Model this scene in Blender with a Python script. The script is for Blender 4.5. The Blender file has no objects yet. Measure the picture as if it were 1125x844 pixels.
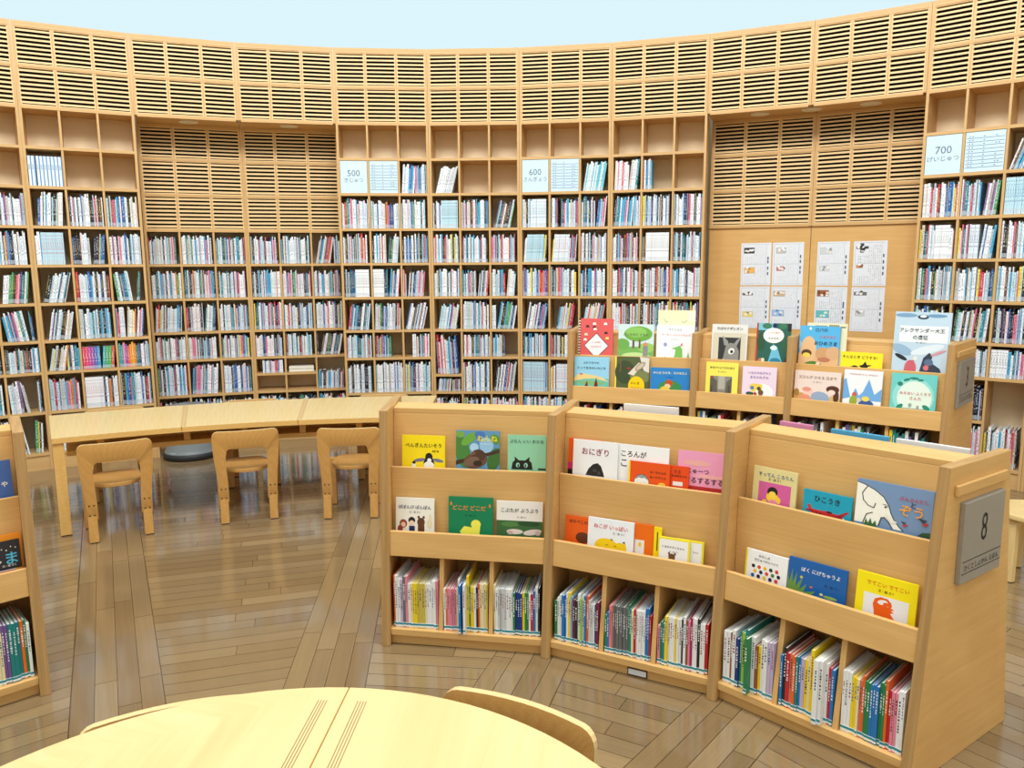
import bpy, math, random
from mathutils import Matrix, Vector
R_ = math.radians
rnd = random.Random(11)
scene = bpy.context.scene
COL = scene.collection

# ---------------------------------------------------------------- camera, light, exposure
# world origin: the centre of the round room, on the floor
CAM_LOC = (0.56348, -0.93552, 1.6)
F_PX, PITCH, ROLL = 852.4, R_(8.742), R_(-0.356)
cd = bpy.data.cameras.new('camera')
cam = bpy.data.objects.new('camera', cd)
COL.objects.link(cam)
cd.sensor_fit = 'HORIZONTAL'
cd.sensor_width = 36.0
cd.lens = 36.0 * F_PX / 1125.0
cd.clip_start = 0.05
_fw = Vector((0, math.cos(PITCH), -math.sin(PITCH)))
_up = Vector((0, math.sin(PITCH), math.cos(PITCH)))
_rt = Vector((1, 0, 0))
_r = _rt * math.cos(ROLL) + _up * math.sin(ROLL)
_u = -_rt * math.sin(ROLL) + _up * math.cos(ROLL)
_m = Matrix((_r, _u, -_fw)).transposed().to_4x4()
_m.translation = Vector(CAM_LOC)
cam.matrix_world = _m
scene.camera = cam

scene.view_settings.view_transform = 'Standard'
scene.view_settings.look = 'None'
scene.view_settings.exposure = 0.0
scene.view_settings.gamma = 1.0
scene.view_settings.use_curve_mapping = False
try:
    scene.cycles.use_denoising = True
    scene.cycles.max_bounces = 8
    scene.cycles.diffuse_bounces = 4
except Exception:
    pass
CEIL_RGB, CEIL_STRENGTH = (0.72, 0.92, 0.985), 0.95
wd = bpy.data.worlds.new('world')
scene.world = wd
wd.use_nodes = True
wd.node_tree.nodes['Background'].inputs[0].default_value = (0.8, 0.93, 1.0, 1)
wd.node_tree.nodes['Background'].inputs[1].default_value = 0.3


def area_light(name, loc, target, size, power, color=(1, 1, 1)):
    l = bpy.data.lights.new(name, 'AREA')
    l.shape = 'DISK'
    l.size = size
    l.energy = power
    l.color = color
    o = bpy.data.objects.new(name, l)
    COL.objects.link(o)
    o.location = loc
    d = Vector(target) - Vector(loc)
    o.rotation_euler = d.to_track_quat('-Z', 'Y').to_euler()
    return o


area_light('fill_light', (0, 0.6, 6.6), (0, 0.6, 0), 3.4, 130, (1.0, 0.985, 0.96))  # added overhead fill, no real fixture: lifts the floor and tables
for _k in range(8):  # ring of added fill lights aimed outwards to brighten the bookcases
    _a = R_(22.5 + 45 * _k)
    area_light('fill_light', (2.2 * math.cos(_a), 2.2 * math.sin(_a), 5.3),
               (6.0 * math.cos(_a), 6.0 * math.sin(_a), 2.2), 1.2, 90, (1.0, 0.99, 0.97))

# ---------------------------------------------------------------- colours and materials


def lin(c):
    c = c / 255.0
    return c / 12.92 if c <= 0.04045 else ((c + 0.055) / 1.055) ** 2.4


def rgb(*c):
    if len(c) == 1:
        c = c[0]
    return (lin(c[0]), lin(c[1]), lin(c[2]), 1.0)


def new_mat(name):
    m = bpy.data.materials.new(name)
    m.use_nodes = True
    nt = m.node_tree
    return m, nt, nt.nodes['Principled BSDF'], nt.nodes, nt.links


def plain(name, col, rough=0.5, metal=0.0, spec=0.5):
    m, nt, b, N, L = new_mat(name)
    n = N.new('ShaderNodeTexNoise')
    n.inputs['Scale'].default_value = 60
    tc = N.new('ShaderNodeTexCoord')
    L.new(tc.outputs['Object'], n.inputs['Vector'])
    mx = N.new('ShaderNodeMixRGB')
    mx.inputs[1].default_value = col
    mx.inputs[2].default_value = tuple(v * 0.9 for v in col[:3]) + (1,)
    L.new(n.outputs['Fac'], mx.inputs[0])
    L.new(mx.outputs[0], b.inputs['Base Color'])
    b.inputs['Roughness'].default_value = rough
    b.inputs['Metallic'].default_value = metal
    b.inputs['Specular IOR Level'].default_value = spec
    return m


def wood(name, c1, c2, rough=0.4, su=1.6, sv=38.0, coat=0.0, spec=0.4):
    """grain along u of a UV map measured in metres"""
    m, nt, b, N, L = new_mat(name)
    uv = N.new('ShaderNodeUVMap')
    mp = N.new('ShaderNodeMapping')
    mp.inputs['Scale'].default_value = (su, sv, 1)
    L.new(uv.outputs[0], mp.inputs[0])
    n = N.new('ShaderNodeTexNoise')
    n.inputs['Scale'].default_value = 1.0
    n.inputs['Detail'].default_value = 5
    n.inputs['Roughness'].default_value = 0.62
    n.inputs['Distortion'].default_value = 0.6
    L.new(mp.outputs[0], n.inputs['Vector'])
    n2 = N.new('ShaderNodeTexNoise')
    n2.inputs['Scale'].default_value = 2.2
    n2.inputs['Detail'].default_value = 2
    L.new(uv.outputs[0], n2.inputs['Vector'])
    ad = N.new('ShaderNodeMath')
    ad.operation = 'MULTIPLY_ADD'
    ad.inputs[1].default_value = 0.45
    L.new(n2.outputs['Fac'], ad.inputs[0])
    ml = N.new('ShaderNodeMath')
    ml.operation = 'MULTIPLY'
    ml.inputs[1].default_value = 0.55
    L.new(n.outputs['Fac'], ml.inputs[0])
    L.new(ml.outputs[0], ad.inputs[2])
    cr = N.new('ShaderNodeValToRGB')
    cr.color_ramp.elements[0].position = 0.32
    cr.color_ramp.elements[0].color = c1
    cr.color_ramp.elements[1].position = 0.68
    cr.color_ramp.elements[1].color = c2
    L.new(ad.outputs[0], cr.inputs[0])
    L.new(cr.outputs[0], b.inputs['Base Color'])
    b.inputs['Roughness'].default_value = rough
    b.inputs['Specular IOR Level'].default_value = spec
    b.inputs['Coat Weight'].default_value = coat
    b.inputs['Coat Roughness'].default_value = 0.12
    return m


def attr_mat(name, rough=0.4, spec=0.4):
    m, nt, b, N, L = new_mat(name)
    a = N.new('ShaderNodeAttribute')
    a.attribute_name = 'Col'
    L.new(a.outputs['Color'], b.inputs['Base Color'])
    b.inputs['Roughness'].default_value = rough
    b.inputs['Specular IOR Level'].default_value = spec
    return m


M_UNIT = wood('birch_veneer', rgb(206, 158, 92), rgb(226, 182, 118), 0.42)
M_UNITEDGE = wood('birch_ply_edge', rgb(150, 112, 66), rgb(200, 158, 102), 0.5, 0.5, 150)
M_WALL = wood('oak_veneer', rgb(196, 154, 98), rgb(218, 178, 122), 0.45)
M_WALLBACK = wood('oak_back_panel', rgb(232, 208, 170), rgb(244, 224, 190), 0.5)
M_SLAT = wood('oak_slat', rgb(226, 192, 138), rgb(242, 212, 162), 0.5)
M_TABLE = wood('maple_table_top', rgb(216, 184, 122), rgb(234, 206, 148), 0.3, 1.4, 16, spec=0.5)
M_TABLE_EDGE = wood('maple_edge', rgb(214, 166, 92), rgb(230, 186, 112), 0.4)
M_CHAIR = wood('birch_chair', rgb(186, 134, 68), rgb(208, 158, 90), 0.35, 1.5, 30, spec=0.5)
M_INLAY = wood('dark_inlay', rgb(196, 158, 104), rgb(216, 180, 124), 0.4)
M_STRIPE = wood('thin_stripe_inlay', rgb(150, 116, 70), rgb(172, 138, 88), 0.4)
M_BLACK = plain('black_void', rgb(14, 13, 12), 0.9)
M_DARK = plain('dark_rubber', rgb(38, 40, 42), 0.6)
M_GREY = plain('grey_plastic', rgb(128, 136, 138), 0.45)
M_METAL = plain('brushed_plate', rgb(172, 172, 170), 0.38, 0.55)
M_SCREW = plain('bronze_screw', rgb(70, 50, 32), 0.4, 0.6)
M_WHITE = plain('white_board', rgb(208, 231, 244), 0.4)
M_PAPER = plain('white_paper', rgb(232, 236, 244), 0.6)
M_PAGES = plain('book_pages', rgb(236, 230, 214), 0.75)
M_PRINT = attr_mat('printed_card', 0.32, 0.45)
M_TINT = attr_mat('dull_print', 0.55, 0.3)

# floor: colour per plank in 'Col', grain from the UVs
M_FLOOR, _nt, _b, _N, _L = new_mat('polished_oak_floor')
_a = _N.new('ShaderNodeAttribute')
_a.attribute_name = 'Col'
_uv = _N.new('ShaderNodeUVMap')
_mp = _N.new('ShaderNodeMapping')
_mp.inputs['Scale'].default_value = (1.8, 42, 1)
_L.new(_uv.outputs[0], _mp.inputs[0])
_n = _N.new('ShaderNodeTexNoise')
_n.inputs['Scale'].default_value = 1.0
_n.inputs['Detail'].default_value = 5
_n.inputs['Distortion'].default_value = 0.8
_L.new(_mp.outputs[0], _n.inputs['Vector'])
_rp = _N.new('ShaderNodeMapRange')
_rp.inputs['From Min'].default_value = 0.3
_rp.inputs['From Max'].default_value = 0.7
_rp.inputs['To Min'].default_value = 0.86
_rp.inputs['To Max'].default_value = 1.12
_L.new(_n.outputs['Fac'], _rp.inputs['Value'])
_mx = _N.new('ShaderNodeVectorMath')
_mx.operation = 'SCALE'
_L.new(_a.outputs['Color'], _mx.inputs[0])
_L.new(_rp.outputs[0], _mx.inputs['Scale'])
_L.new(_mx.outputs[0], _b.inputs['Base Color'])
_b.inputs['Roughness'].default_value = 0.13
_b.inputs['Specular IOR Level'].default_value = 0.62
_b.inputs['Coat Weight'].default_value = 0.35
_b.inputs['Coat Roughness'].default_value = 0.06

# wall book spines: base in 'Col', ink in 'Col2'; uv.x = book number + across, uv.y = up the spine
M_SPINE, _nt, _b, _N, _L = new_mat('book_spine')


def _math(op, a=None, b=None, c=None):
    n = _N.new('ShaderNodeMath')
    n.operation = op
    for i, v in enumerate((a, b, c)):
        if v is None:
            continue
        if isinstance(v, (int, float)):
            n.inputs[i].default_value = v
        else:
            _L.new(v, n.inputs[i])
    return n.outputs[0]


def _band(v, lo, hi):
    return _math('MULTIPLY', _math('GREATER_THAN', v, lo), _math('LESS_THAN', v, hi))


_a1 = _N.new('ShaderNodeAttribute'); _a1.attribute_name = 'Col'
_a2 = _N.new('ShaderNodeAttribute'); _a2.attribute_name = 'Col2'
_uv = _N.new('ShaderNodeUVMap')
_sx = _N.new('ShaderNodeSeparateXYZ')
_L.new(_uv.outputs[0], _sx.inputs[0])
_U, _V = _sx.outputs[0], _sx.outputs[1]
_fu = _math('FRACT', _U)
_id = _math('FLOOR', _U)


def _noise(su, sv, zmul):
    cx = _N.new('ShaderNodeCombineXYZ')
    _L.new(_math('MULTIPLY', _fu, su), cx.inputs[0])
    _L.new(_math('MULTIPLY', _V, sv), cx.inputs[1])
    _L.new(_math('MULTIPLY', _id, zmul), cx.inputs[2])
    n = _N.new('ShaderNodeTexNoise')
    n.inputs['Scale'].default_value = 1.0
    n.inputs['Detail'].default_value = 1.5
    _L.new(cx.outputs[0], n.inputs['Vector'])
    return n.outputs['Fac']


_glyph = _math('MULTIPLY', _math('GREATER_THAN', _noise(2.4, 24, 3.71), 0.535),
               _math('MULTIPLY', _band(_fu, 0.2, 0.8), _band(_V, 0.24, 0.93)))
_gate = _math('GREATER_THAN', _noise(0.0, 5.0, 1.37), 0.45)
_glyph = _math('MULTIPLY', _glyph, _gate)
_block = _math('MULTIPLY', _math('GREATER_THAN', _noise(0.0, 4.0, 2.9), 0.6), _band(_V, 0.17, 0.99))
_lab = _band(_V, 0.02, 0.15)
_labink = _math('MULTIPLY', _lab, _math('GREATER_THAN', _noise(2.5, 30, 5.1), 0.55))
_m1 = _N.new('ShaderNodeMixRGB')
_L.new(_math('MULTIPLY', _block, 0.55), _m1.inputs[0]); _L.new(_a1.outputs['Color'], _m1.inputs[1]); _L.new(_a2.outputs['Color'], _m1.inputs[2])
_m2 = _N.new('ShaderNodeMixRGB')
_L.new(_math('MULTIPLY', _glyph, 0.9), _m2.inputs[0]); _L.new(_m1.outputs[0], _m2.inputs[1]); _L.new(_a2.outputs['Color'], _m2.inputs[2])
_m3 = _N.new('ShaderNodeMixRGB')
_L.new(_math('MULTIPLY', _lab, 0.5), _m3.inputs[0]); _L.new(_m2.outputs[0], _m3.inputs[1]); _m3.inputs[2].default_value = rgb(226, 234, 240)
_m4 = _N.new('ShaderNodeMixRGB')
_L.new(_math('MULTIPLY', _labink, 0.6), _m4.inputs[0]); _L.new(_m3.outputs[0], _m4.inputs[1]); _m4.inputs[2].default_value = rgb(60, 90, 140)
_L.new(_m4.outputs[0], _b.inputs['Base Color'])
_b.inputs['Roughness'].default_value = 0.3

M_CEIL, _nt, _b, _N, _L = new_mat('luminous_ceiling')
_b.inputs['Base Color'].default_value = (0.8, 0.9, 0.95, 1)
_b.inputs['Emission Color'].default_value = CEIL_RGB + (1,)
_b.inputs['Emission Strength'].default_value = CEIL_STRENGTH
_b.inputs['Base Color'].default_value = (0.03, 0.03, 0.03, 1)
_b.inputs['Specular IOR Level'].default_value = 0.0

# ---------------------------------------------------------------- lettering (glyph outlines as meshes)
TEXT = {}
THIN = ('8', '3', '500', '600', '700', 'きじゅつ', 'さんぎょう', 'げいじゅつ')


def make_text(strings):
    obs = []
    for s in strings:
        c = bpy.data.curves.new('lettering', 'FONT')
        c.body = s
        c.resolution_u = 2
        c.offset = (-0.006 if s == '8' else 0.0) if s in THIN else 0.012
        c.align_x = 'CENTER'
        c.align_y = 'CENTER'
        o = bpy.data.objects.new('lettering', c)
        COL.objects.link(o)
        obs.append((s, o, c))
    bpy.context.view_layer.update()
    dg = bpy.context.evaluated_depsgraph_get()
    for s, o, c in obs:
        me = bpy.data.meshes.new_from_object(o.evaluated_get(dg))
        vs = [tuple(v.co) for v in me.vertices]
        fs = [tuple(p.vertices) for p in me.polygons]
        xs = [v[0] for v in vs] or [0, 1]
        ys = [v[1] for v in vs] or [0, 1]
        TEXT[s] = (vs, fs, min(xs), max(xs), min(ys), max(ys))
        bpy.data.meshes.remove(me)
    for s, o, c in obs:
        bpy.data.objects.remove(o)
        bpy.data.curves.remove(c)


# ---------------------------------------------------------------- mesh builder
I4 = Matrix.Identity(4)
WM = {}     # world matrix of each thing by object name


class MB:
    def __init__(self, M=None):
        self.v, self.f, self.mi, self.c, self.c2, self.uv = [], [], [], [], [], []
        self.M = M
        self.smooth = set()

    def face(self, pts, mat=0, col=(1, 1, 1, 1), uv=None, col2=(0, 0, 0, 1), M=None):
        M = M or self.M
        b = len(self.v)
        for p in pts:
            p = Vector(p)
            self.v.append(M @ p if M else p)
        self.f.append(tuple(range(b, b + len(pts))))
        self.mi.append(mat); self.c.append(col); self.c2.append(col2)
        self.uv.append(uv or [(0, -5)] * len(pts))

    def solid(self, pts, faces, mat=0, col=(1, 1, 1, 1), grain=0, mats=None, M=None, smooth=()):
        """shared-vertex solid; box-projected UVs in metres with u along the grain axis"""
        M = M or self.M
        b = len(self.v)
        P = [Vector(p) for p in pts]
        for p in P:
            self.v.append(M @ p if M else p)
        off = (rnd.random() * 9, rnd.random() * 9)
        for k, fc in enumerate(faces):
            nrm = Vector((0, 0, 0))
            q = [P[i] for i in fc]
            for i in range(len(q)):
                nrm += q[i].cross(q[(i + 1) % len(q)])
            ax = max(range(3), key=lambda i: abs(nrm[i]))
            rest = [i for i in range(3) if i != ax]
            ua = grain if grain in rest else rest[0]
            va = [i for i in rest if i != ua][0]
            self.f.append(tuple(b + i for i in fc))
            self.mi.append(mats[k] if mats else mat)
            self.c.append(col); self.c2.append((0, 0, 0, 1))
            self.uv.append([(p[ua] + off[0], p[va] + off[1]) for p in q])
            if k in smooth:
                self.smooth.add(len(self.f) - 1)

    def hexa(self, p, mat=0, col=(1, 1, 1, 1), grain=0, mats=None, M=None):
        """p: 8 corners, bottom ring (4, counter-clockwise from above) then top ring"""
        self.solid(p, [(3, 2, 1, 0), (4, 5, 6, 7), (0, 1, 5, 4), (1, 2, 6, 5), (2, 3, 7, 6), (3, 0, 4, 7)], mat, col, grain, mats, M)

    def box(self, x0, x1, y0, y1, z0, z1, mat=0, col=(1, 1, 1, 1), grain=0, M=None, mats=None):
        self.hexa([(x0, y0, z0), (x1, y0, z0), (x1, y1, z0), (x0, y1, z0), (x0, y0, z1), (x1, y0, z1), (x1, y1, z1), (x0, y1, z1)], mat, col, grain, mats, M)

    def prism(self, base, vec, mat=0, col=(1, 1, 1, 1), grain=0, side_mat=None, M=None, smooth_sides=False):
        n = len(base)
        v = Vector(vec)
        B = [Vector(p) for p in base]
        T = [p + v for p in B]
        fs = [tuple(reversed(range(n))), tuple(range(n, 2 * n))] + [(i, (i + 1) % n, n + (i + 1) % n, n + i) for i in range(n)]
        ms = [mat, mat] + [side_mat if side_mat is not None else mat] * n
        self.solid(B + T, fs, mat, col, grain, ms, M, smooth=set(range(2, n + 2)) if smooth_sides else ())

    def cyl(self, c, r, h, n=24, r2=None, mat=0, col=(1, 1, 1, 1), M=None, side_mat=None):
        r2 = r if r2 is None else r2
        pts = [(c[0] + r * math.cos(2 * math.pi * i / n), c[1] + r * math.sin(2 * math.pi * i / n), c[2]) for i in range(n)]
        pts += [(c[0] + r2 * math.cos(2 * math.pi * i / n), c[1] + r2 * math.sin(2 * math.pi * i / n), c[2] + h) for i in range(n)]
        fs = [tuple(reversed(range(n))), tuple(range(n, 2 * n))] + [(i, (i + 1) % n, n + (i + 1) % n, n + i) for i in range(n)]
        ms = [mat, mat] + [side_mat if side_mat is not None else mat] * n
        self.solid(pts, fs, mat, col, 0, ms, M, smooth=set(range(2, n + 2)))

    def lathe(self, prof, n=32, mat=0, M=None):
        pts, fs = [], []
        for (r, z) in prof:
            for i in range(n):
                pts.append((r * math.cos(2 * math.pi * i / n), r * math.sin(2 * math.pi * i / n), z))
        for k in range(len(prof) - 1):
            for i in range(n):
                a, b2 = k * n + i, k * n + (i + 1) % n
                fs.append((a, b2, b2 + n, a + n))
        self.solid(pts, fs, mat, (1, 1, 1, 1), 0, None, M, smooth=set(range(len(fs))))

    def text(self, s, cx, cy, width, col, M, z=0.0, maxh=None, mat=0, tall=1.0):
        if s not in TEXT:
            return
        vs, fs, x0, x1, y0, y1 = TEXT[s]
        sc = width / max(1e-6, x1 - x0)
        if maxh and (y1 - y0) * sc > maxh:
            sc = maxh / (y1 - y0)
        ox, oy = (x0 + x1) / 2, (y0 + y1) / 2
        b = len(self.v)
        for v in vs:
            self.v.append(M @ Vector((cx + (v[0] - ox) * sc, cy + (v[1] - oy) * sc * tall, z)))
        for f in fs:
            self.f.append(tuple(b + i for i in f))
            self.mi.append(mat); self.c.append(col); self.c2.append((0, 0, 0, 1))
            self.uv.append([(0, -5)] * len(f))

    def build(self, name, mats, parent=None, origin=None, bevel=0.0, segs=2):
        """vertices are in world space; origin = matrix of a new top-level mesh, else the parent's matrix"""
        if not isinstance(mats, (list, tuple)):
            mats = [mats]
        Mo = origin if origin is not None else (WM[parent.name] if parent is not None else I4)
        inv = Mo.inverted()
        me = bpy.data.meshes.new(name)
        me.from_pydata([tuple(inv @ v) for v in self.v], [], self.f)
        for m in mats:
            me.materials.append(m)
        me.polygons.foreach_set('material_index', self.mi)
        uvl = me.uv_layers.new(name='UVMap')
        ca = me.color_attributes.new('Col', 'FLOAT_COLOR', 'CORNER')
        c2 = me.color_attributes.new('Col2', 'FLOAT_COLOR', 'CORNER')
        U, C, D = [], [], []
        for fi, f in enumerate(self.f):
            for k in range(len(f)):
                U += self.uv[fi][k]
                C += self.c[fi]
                D += self.c2[fi]
        uvl.data.foreach_set('uv', U)
        ca.data.foreach_set('color', C)
        c2.data.foreach_set('color', D)
        if self.smooth:
            sm = [i in self.smooth for i in range(len(self.f))]
            me.polygons.foreach_set('use_smooth', sm)
        me.update()
        o = bpy.data.objects.new(name, me)
        COL.objects.link(o)
        if parent is not None:
            o.parent = parent
        else:
            o.matrix_world = Mo
        WM[o.name] = Mo
        if bevel:
            md = o.modifiers.new('bevel', 'BEVEL')
            md.width = bevel
            md.segments = segs
            md.limit_method = 'ANGLE'
            md.angle_limit = R_(50)
        return o


def tag(o, label, cat, group=None):
    o['label'] = label
    o['category'] = cat
    if group:
        o['group'] = group
    return o


def empty(name, M, label, cat, group=None):
    o = bpy.data.objects.new(name, None)
    o.empty_display_size = 0.1
    COL.objects.link(o)
    o.matrix_world = M
    WM[o.name] = M.copy()
    return tag(o, label, cat, group)


def frame(x, y, z, ang):
    """local x along angle ang (radians)"""
    return Matrix.Translation((x, y, z)) @ Matrix.Rotation(ang, 4, 'Z')


def pol(r, th, z=0.0):
    return Vector((r * math.cos(R_(th)), r * math.sin(R_(th)), z))


def radial(th):
    """origin at room centre; x to the right seen from the centre, y outwards"""
    return Matrix.Rotation(R_(th - 90), 4, 'Z')


def chord(tha, thb, r):
    """origin mid chord; x from tha to thb, y outwards"""
    mid = (tha + thb) / 2
    return Matrix.Rotation(R_(mid - 90), 4, 'Z') @ Matrix.Translation((0, r * math.cos(R_((tha - thb) / 2)), 0))


ORD = ['', 'first', 'second', 'third', 'fourth', 'fifth', 'sixth', 'seventh', 'eighth', 'ninth', 'tenth', 'eleventh', 'twelfth',
       'thirteenth', 'fourteenth', 'fifteenth', 'sixteenth', 'seventeenth', 'eighteenth', 'nineteenth', 'twentieth'] + ['%dth' % i for i in range(21, 50)]
ORD[21], ORD[22], ORD[23], ORD[31], ORD[32] = '21st', '22nd', '23rd', '31st', '32nd'

# ================================================================ the setting
# ---- floor: 16 spokes of four planks, and rings of planks between them
A0, DA, RW = 121.3424, 7.48954, 6.0069
SPOKE0, SPW = A0 - DA / 2, 0.312
fl = MB()
FC = [rgb(138, 113, 78), rgb(132, 107, 74), rgb(145, 120, 85), rgb(127, 102, 70), rgb(141, 117, 84), rgb(135, 111, 79)]
fl.face([pol(7.05, i * 7.5, -0.002) for i in range(48)], 0, rgb(76, 57, 37))


def plank(M, pts, base):
    cx = sum(p[0] for p in pts) / 4
    cy = sum(p[1] for p in pts) / 4
    o = (rnd.random() * 20, rnd.random() * 20)
    uv = [(p[0] + o[0], p[1] + o[1]) for p in pts]
    k = 0.92 + 0.16 * rnd.random()
    c = tuple(v * k for v in rnd.choice(FC)[:3]) + (1,)
    fl.face([(p[0], p[1], 0) for p in pts], 0, c, uv, M=M)


G = 0.0011
for s in range(16):
    th = SPOKE0 - 22.468 * s if s < 8 else SPOKE0 + 22.532 * (16 - s)
    M = Matrix.Rotation(R_(th), 4, 'Z')            # local x outwards
    pw = SPW / 4
    for j in range(4):
        y0 = -SPW / 2 + j * pw
        r = 0.82 - rnd.random() * 0.4
        while r < 6.9:
            L = 0.55 + rnd.random() * 0.5
            a, b = max(r, 0.8), min(r + L, 6.9)
            if b > a + 0.02:
                plank(M, [(a + G, y0 + G), (b - G, y0 + G), (b - G, y0 + pw - G), (a + G, y0 + pw - G)], None)
            r += L
    th2 = th - 11.25
    M = Matrix.Rotation(R_(th2 - 90), 4, 'Z')      # local y outwards along the bisector
    pw = 0.083
    t, cst = math.tan(R_(11.25)), math.cos(R_(11.25))

    def half(v):
        return v * t - (SPW / 2) / cst
    v = 0.84
    while v < 6.85:
        v2 = v + pw
        e0, e1 = half(v + G), half(v2 - G)
        if e0 > 0.03:
            cuts = []
            x = -e1 + 0.2 + rnd.random() * 0.8
            while x < e1 - 0.15:
                cuts.append(x)
                x += 0.6 + rnd.random() * 0.7
            cuts = [c for c in cuts if abs(c) < e0 - 0.03]
            xs = [(-e0 + G, -e1 + G)] + [(c, c) for c in cuts] + [(e0 - G, e1 - G)]
            for a, b in zip(xs[:-1], xs[1:]):
                plank(M, [(a[0] + G, v + G), (b[0] - G, v + G), (b[1] - G, v2 - G), (a[1] + G, v2 - G)], None)
        v = v2
cen = MB()
fl.face([pol(0.8, i * 15, -0.0005) for i in range(24)], 0, FC[0], [(0.8 * math.cos(i * .2618), 0.8 * math.sin(i * .2618)) for i in range(24)])
floor = fl.build('floor', M_FLOOR)
floor['kind'] = 'structure'

# ---- round wall shell behind the bookcases, and the luminous dome
sh = MB()
NS = 96
for i in range(NS):
    a, b = 360.0 * i / NS, 360.0 * (i + 1) / NS
    uvx = 6.98 * R_(a)
    uvy = 6.98 * R_(b)
    sh.face([pol(6.98, b), pol(6.98, a), pol(6.98, a, 3.42), pol(6.98, b, 3.42)], 0, uv=[(0, uvy), (0, uvx), (3.4, uvx), (3.4, uvy)])
w = sh.build('wall_back', M_WALLBACK)
w['kind'] = 'structure'
dm = MB()
prof = [(6.98, 3.42), (6.98, 4.6), (6.85, 5.4), (6.3, 6.2), (5.3, 6.9), (3.8, 7.35), (2.0, 7.6), (0.01, 7.7)]
for k in range(len(prof) - 1):
    for i in range(NS):
        a, b = 360.0 * i / NS, 360.0 * (i + 1) / NS
        dm.face([pol(prof[k][0], b, prof[k][1]), pol(prof[k][0], a, prof[k][1]), pol(prof[k + 1][0], a, prof[k + 1][1]), pol(prof[k + 1][0], b, prof[k + 1][1])])
c = dm.build('ceiling', M_CEIL)
c['kind'] = 'structure'

# ================================================================ wall bookcases
ZR = [2.800, 2.505, 2.210, 1.910, 1.612, 1.315, 1.022, 0.775, 0.458, 0.128]
ZTOP = 3.395
W = 2 * RW * math.sin(R_(DA / 2))
REC = 0.33                       # depth of the recesses under the louvre band
WR = W + 2 * REC * math.tan(R_(DA / 2))
TS = 0.022                       # shelf thickness
RECESS_SHELF, RECESS_PANEL = (1, 2), (7, 8)


def bayM(k):
    return chord(A0 - DA * k, A0 - DA * (k + 1), RW)


BAYNAME = {-2: 'bookcase beyond the left photo edge', -1: 'bookcase at the left photo edge', 0: 'white-binder bookcase', 1: 'left recessed bookcase', 2: 'right recessed bookcase',
           3: '500-sign bookcase', 4: 'bookcase right of 500-sign one', 5: '600-sign bookcase', 6: 'bookcase right of 600-sign one',
           9: '700-sign bookcase', 10: 'bookcase right of 700-sign one'}
BAYLABEL = {-2: 'tall oak wall bookcase beyond the one at the left edge of the photo',
            -1: 'tall oak wall bookcase cut by the left edge of the photo',
            0: 'tall oak wall bookcase holding the row of white binders',
            1: 'oak bookcase recessed under louvres, left half, behind the grey kick stool',
            2: 'oak bookcase recessed under louvres, right half, with nearly empty low cells',
            3: 'tall oak wall bookcase carrying the 500 sign',
            4: 'tall oak wall bookcase between the 500 and 600 signs, empty top cells',
            5: 'tall oak wall bookcase carrying the 600 sign',
            6: 'tall oak wall bookcase left of the notice panel',
            7: 'louvred oak wall bay with plain panel, left half with four sheets',
            8: 'louvred oak wall bay with plain panel beside the 700 bookcase',
            9: 'tall oak wall bookcase carrying the 700 sign',
            10: 'tall oak wall bookcase right of the 700 sign, at the photo edge',
            11: 'tall oak wall bookcase outside the right edge of the photo'}


def louvre(M, parent, x0, x1, z0, z1, y):
    """one framed grille: slats over a black backing"""
    m = MB(M)
    t = 0.006
    m.box(x0, x0 + t, y, y + 0.03, z0, z1, grain=2)
    m.box(x1 - t, x1, y, y + 0.03, z0, z1, grain=2)
    m.box(x0 + t, x1 - t, y, y + 0.03, z0, z0 + t)
    m.box(x0 + t, x1 - t, y, y + 0.03, z1 - t, z1)
    n = 8
    p = (z1 - z0 - 2 * t) / n
    for i in range(n):
        zc = z0 + t + (i + 0.5) * p
        hh = p * 0.215
        m.hexa([(x0 + t, y + 0.004, zc - hh - .002), (x1 - t, y + 0.004, zc - hh - .002), (x1 - t, y + 0.03, zc - hh + .004), (x0 + t, y + 0.03, zc - hh + .004),
                (x0 + t, y + 0.004, zc + hh - .002), (x1 - t, y + 0.004, zc + hh - .002), (x1 - t, y + 0.03, zc + hh + .004), (x0 + t, y + 0.03, zc + hh + .004)])
    o = m.build('louvre_panel', M_SLAT, parent)
    b = MB(M)
    b.box(x0 + 0.002, x1 - 0.002, y + 0.05, y + 0.055, z0, z1)
    b.build('backing', M_BLACK, o)


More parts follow.
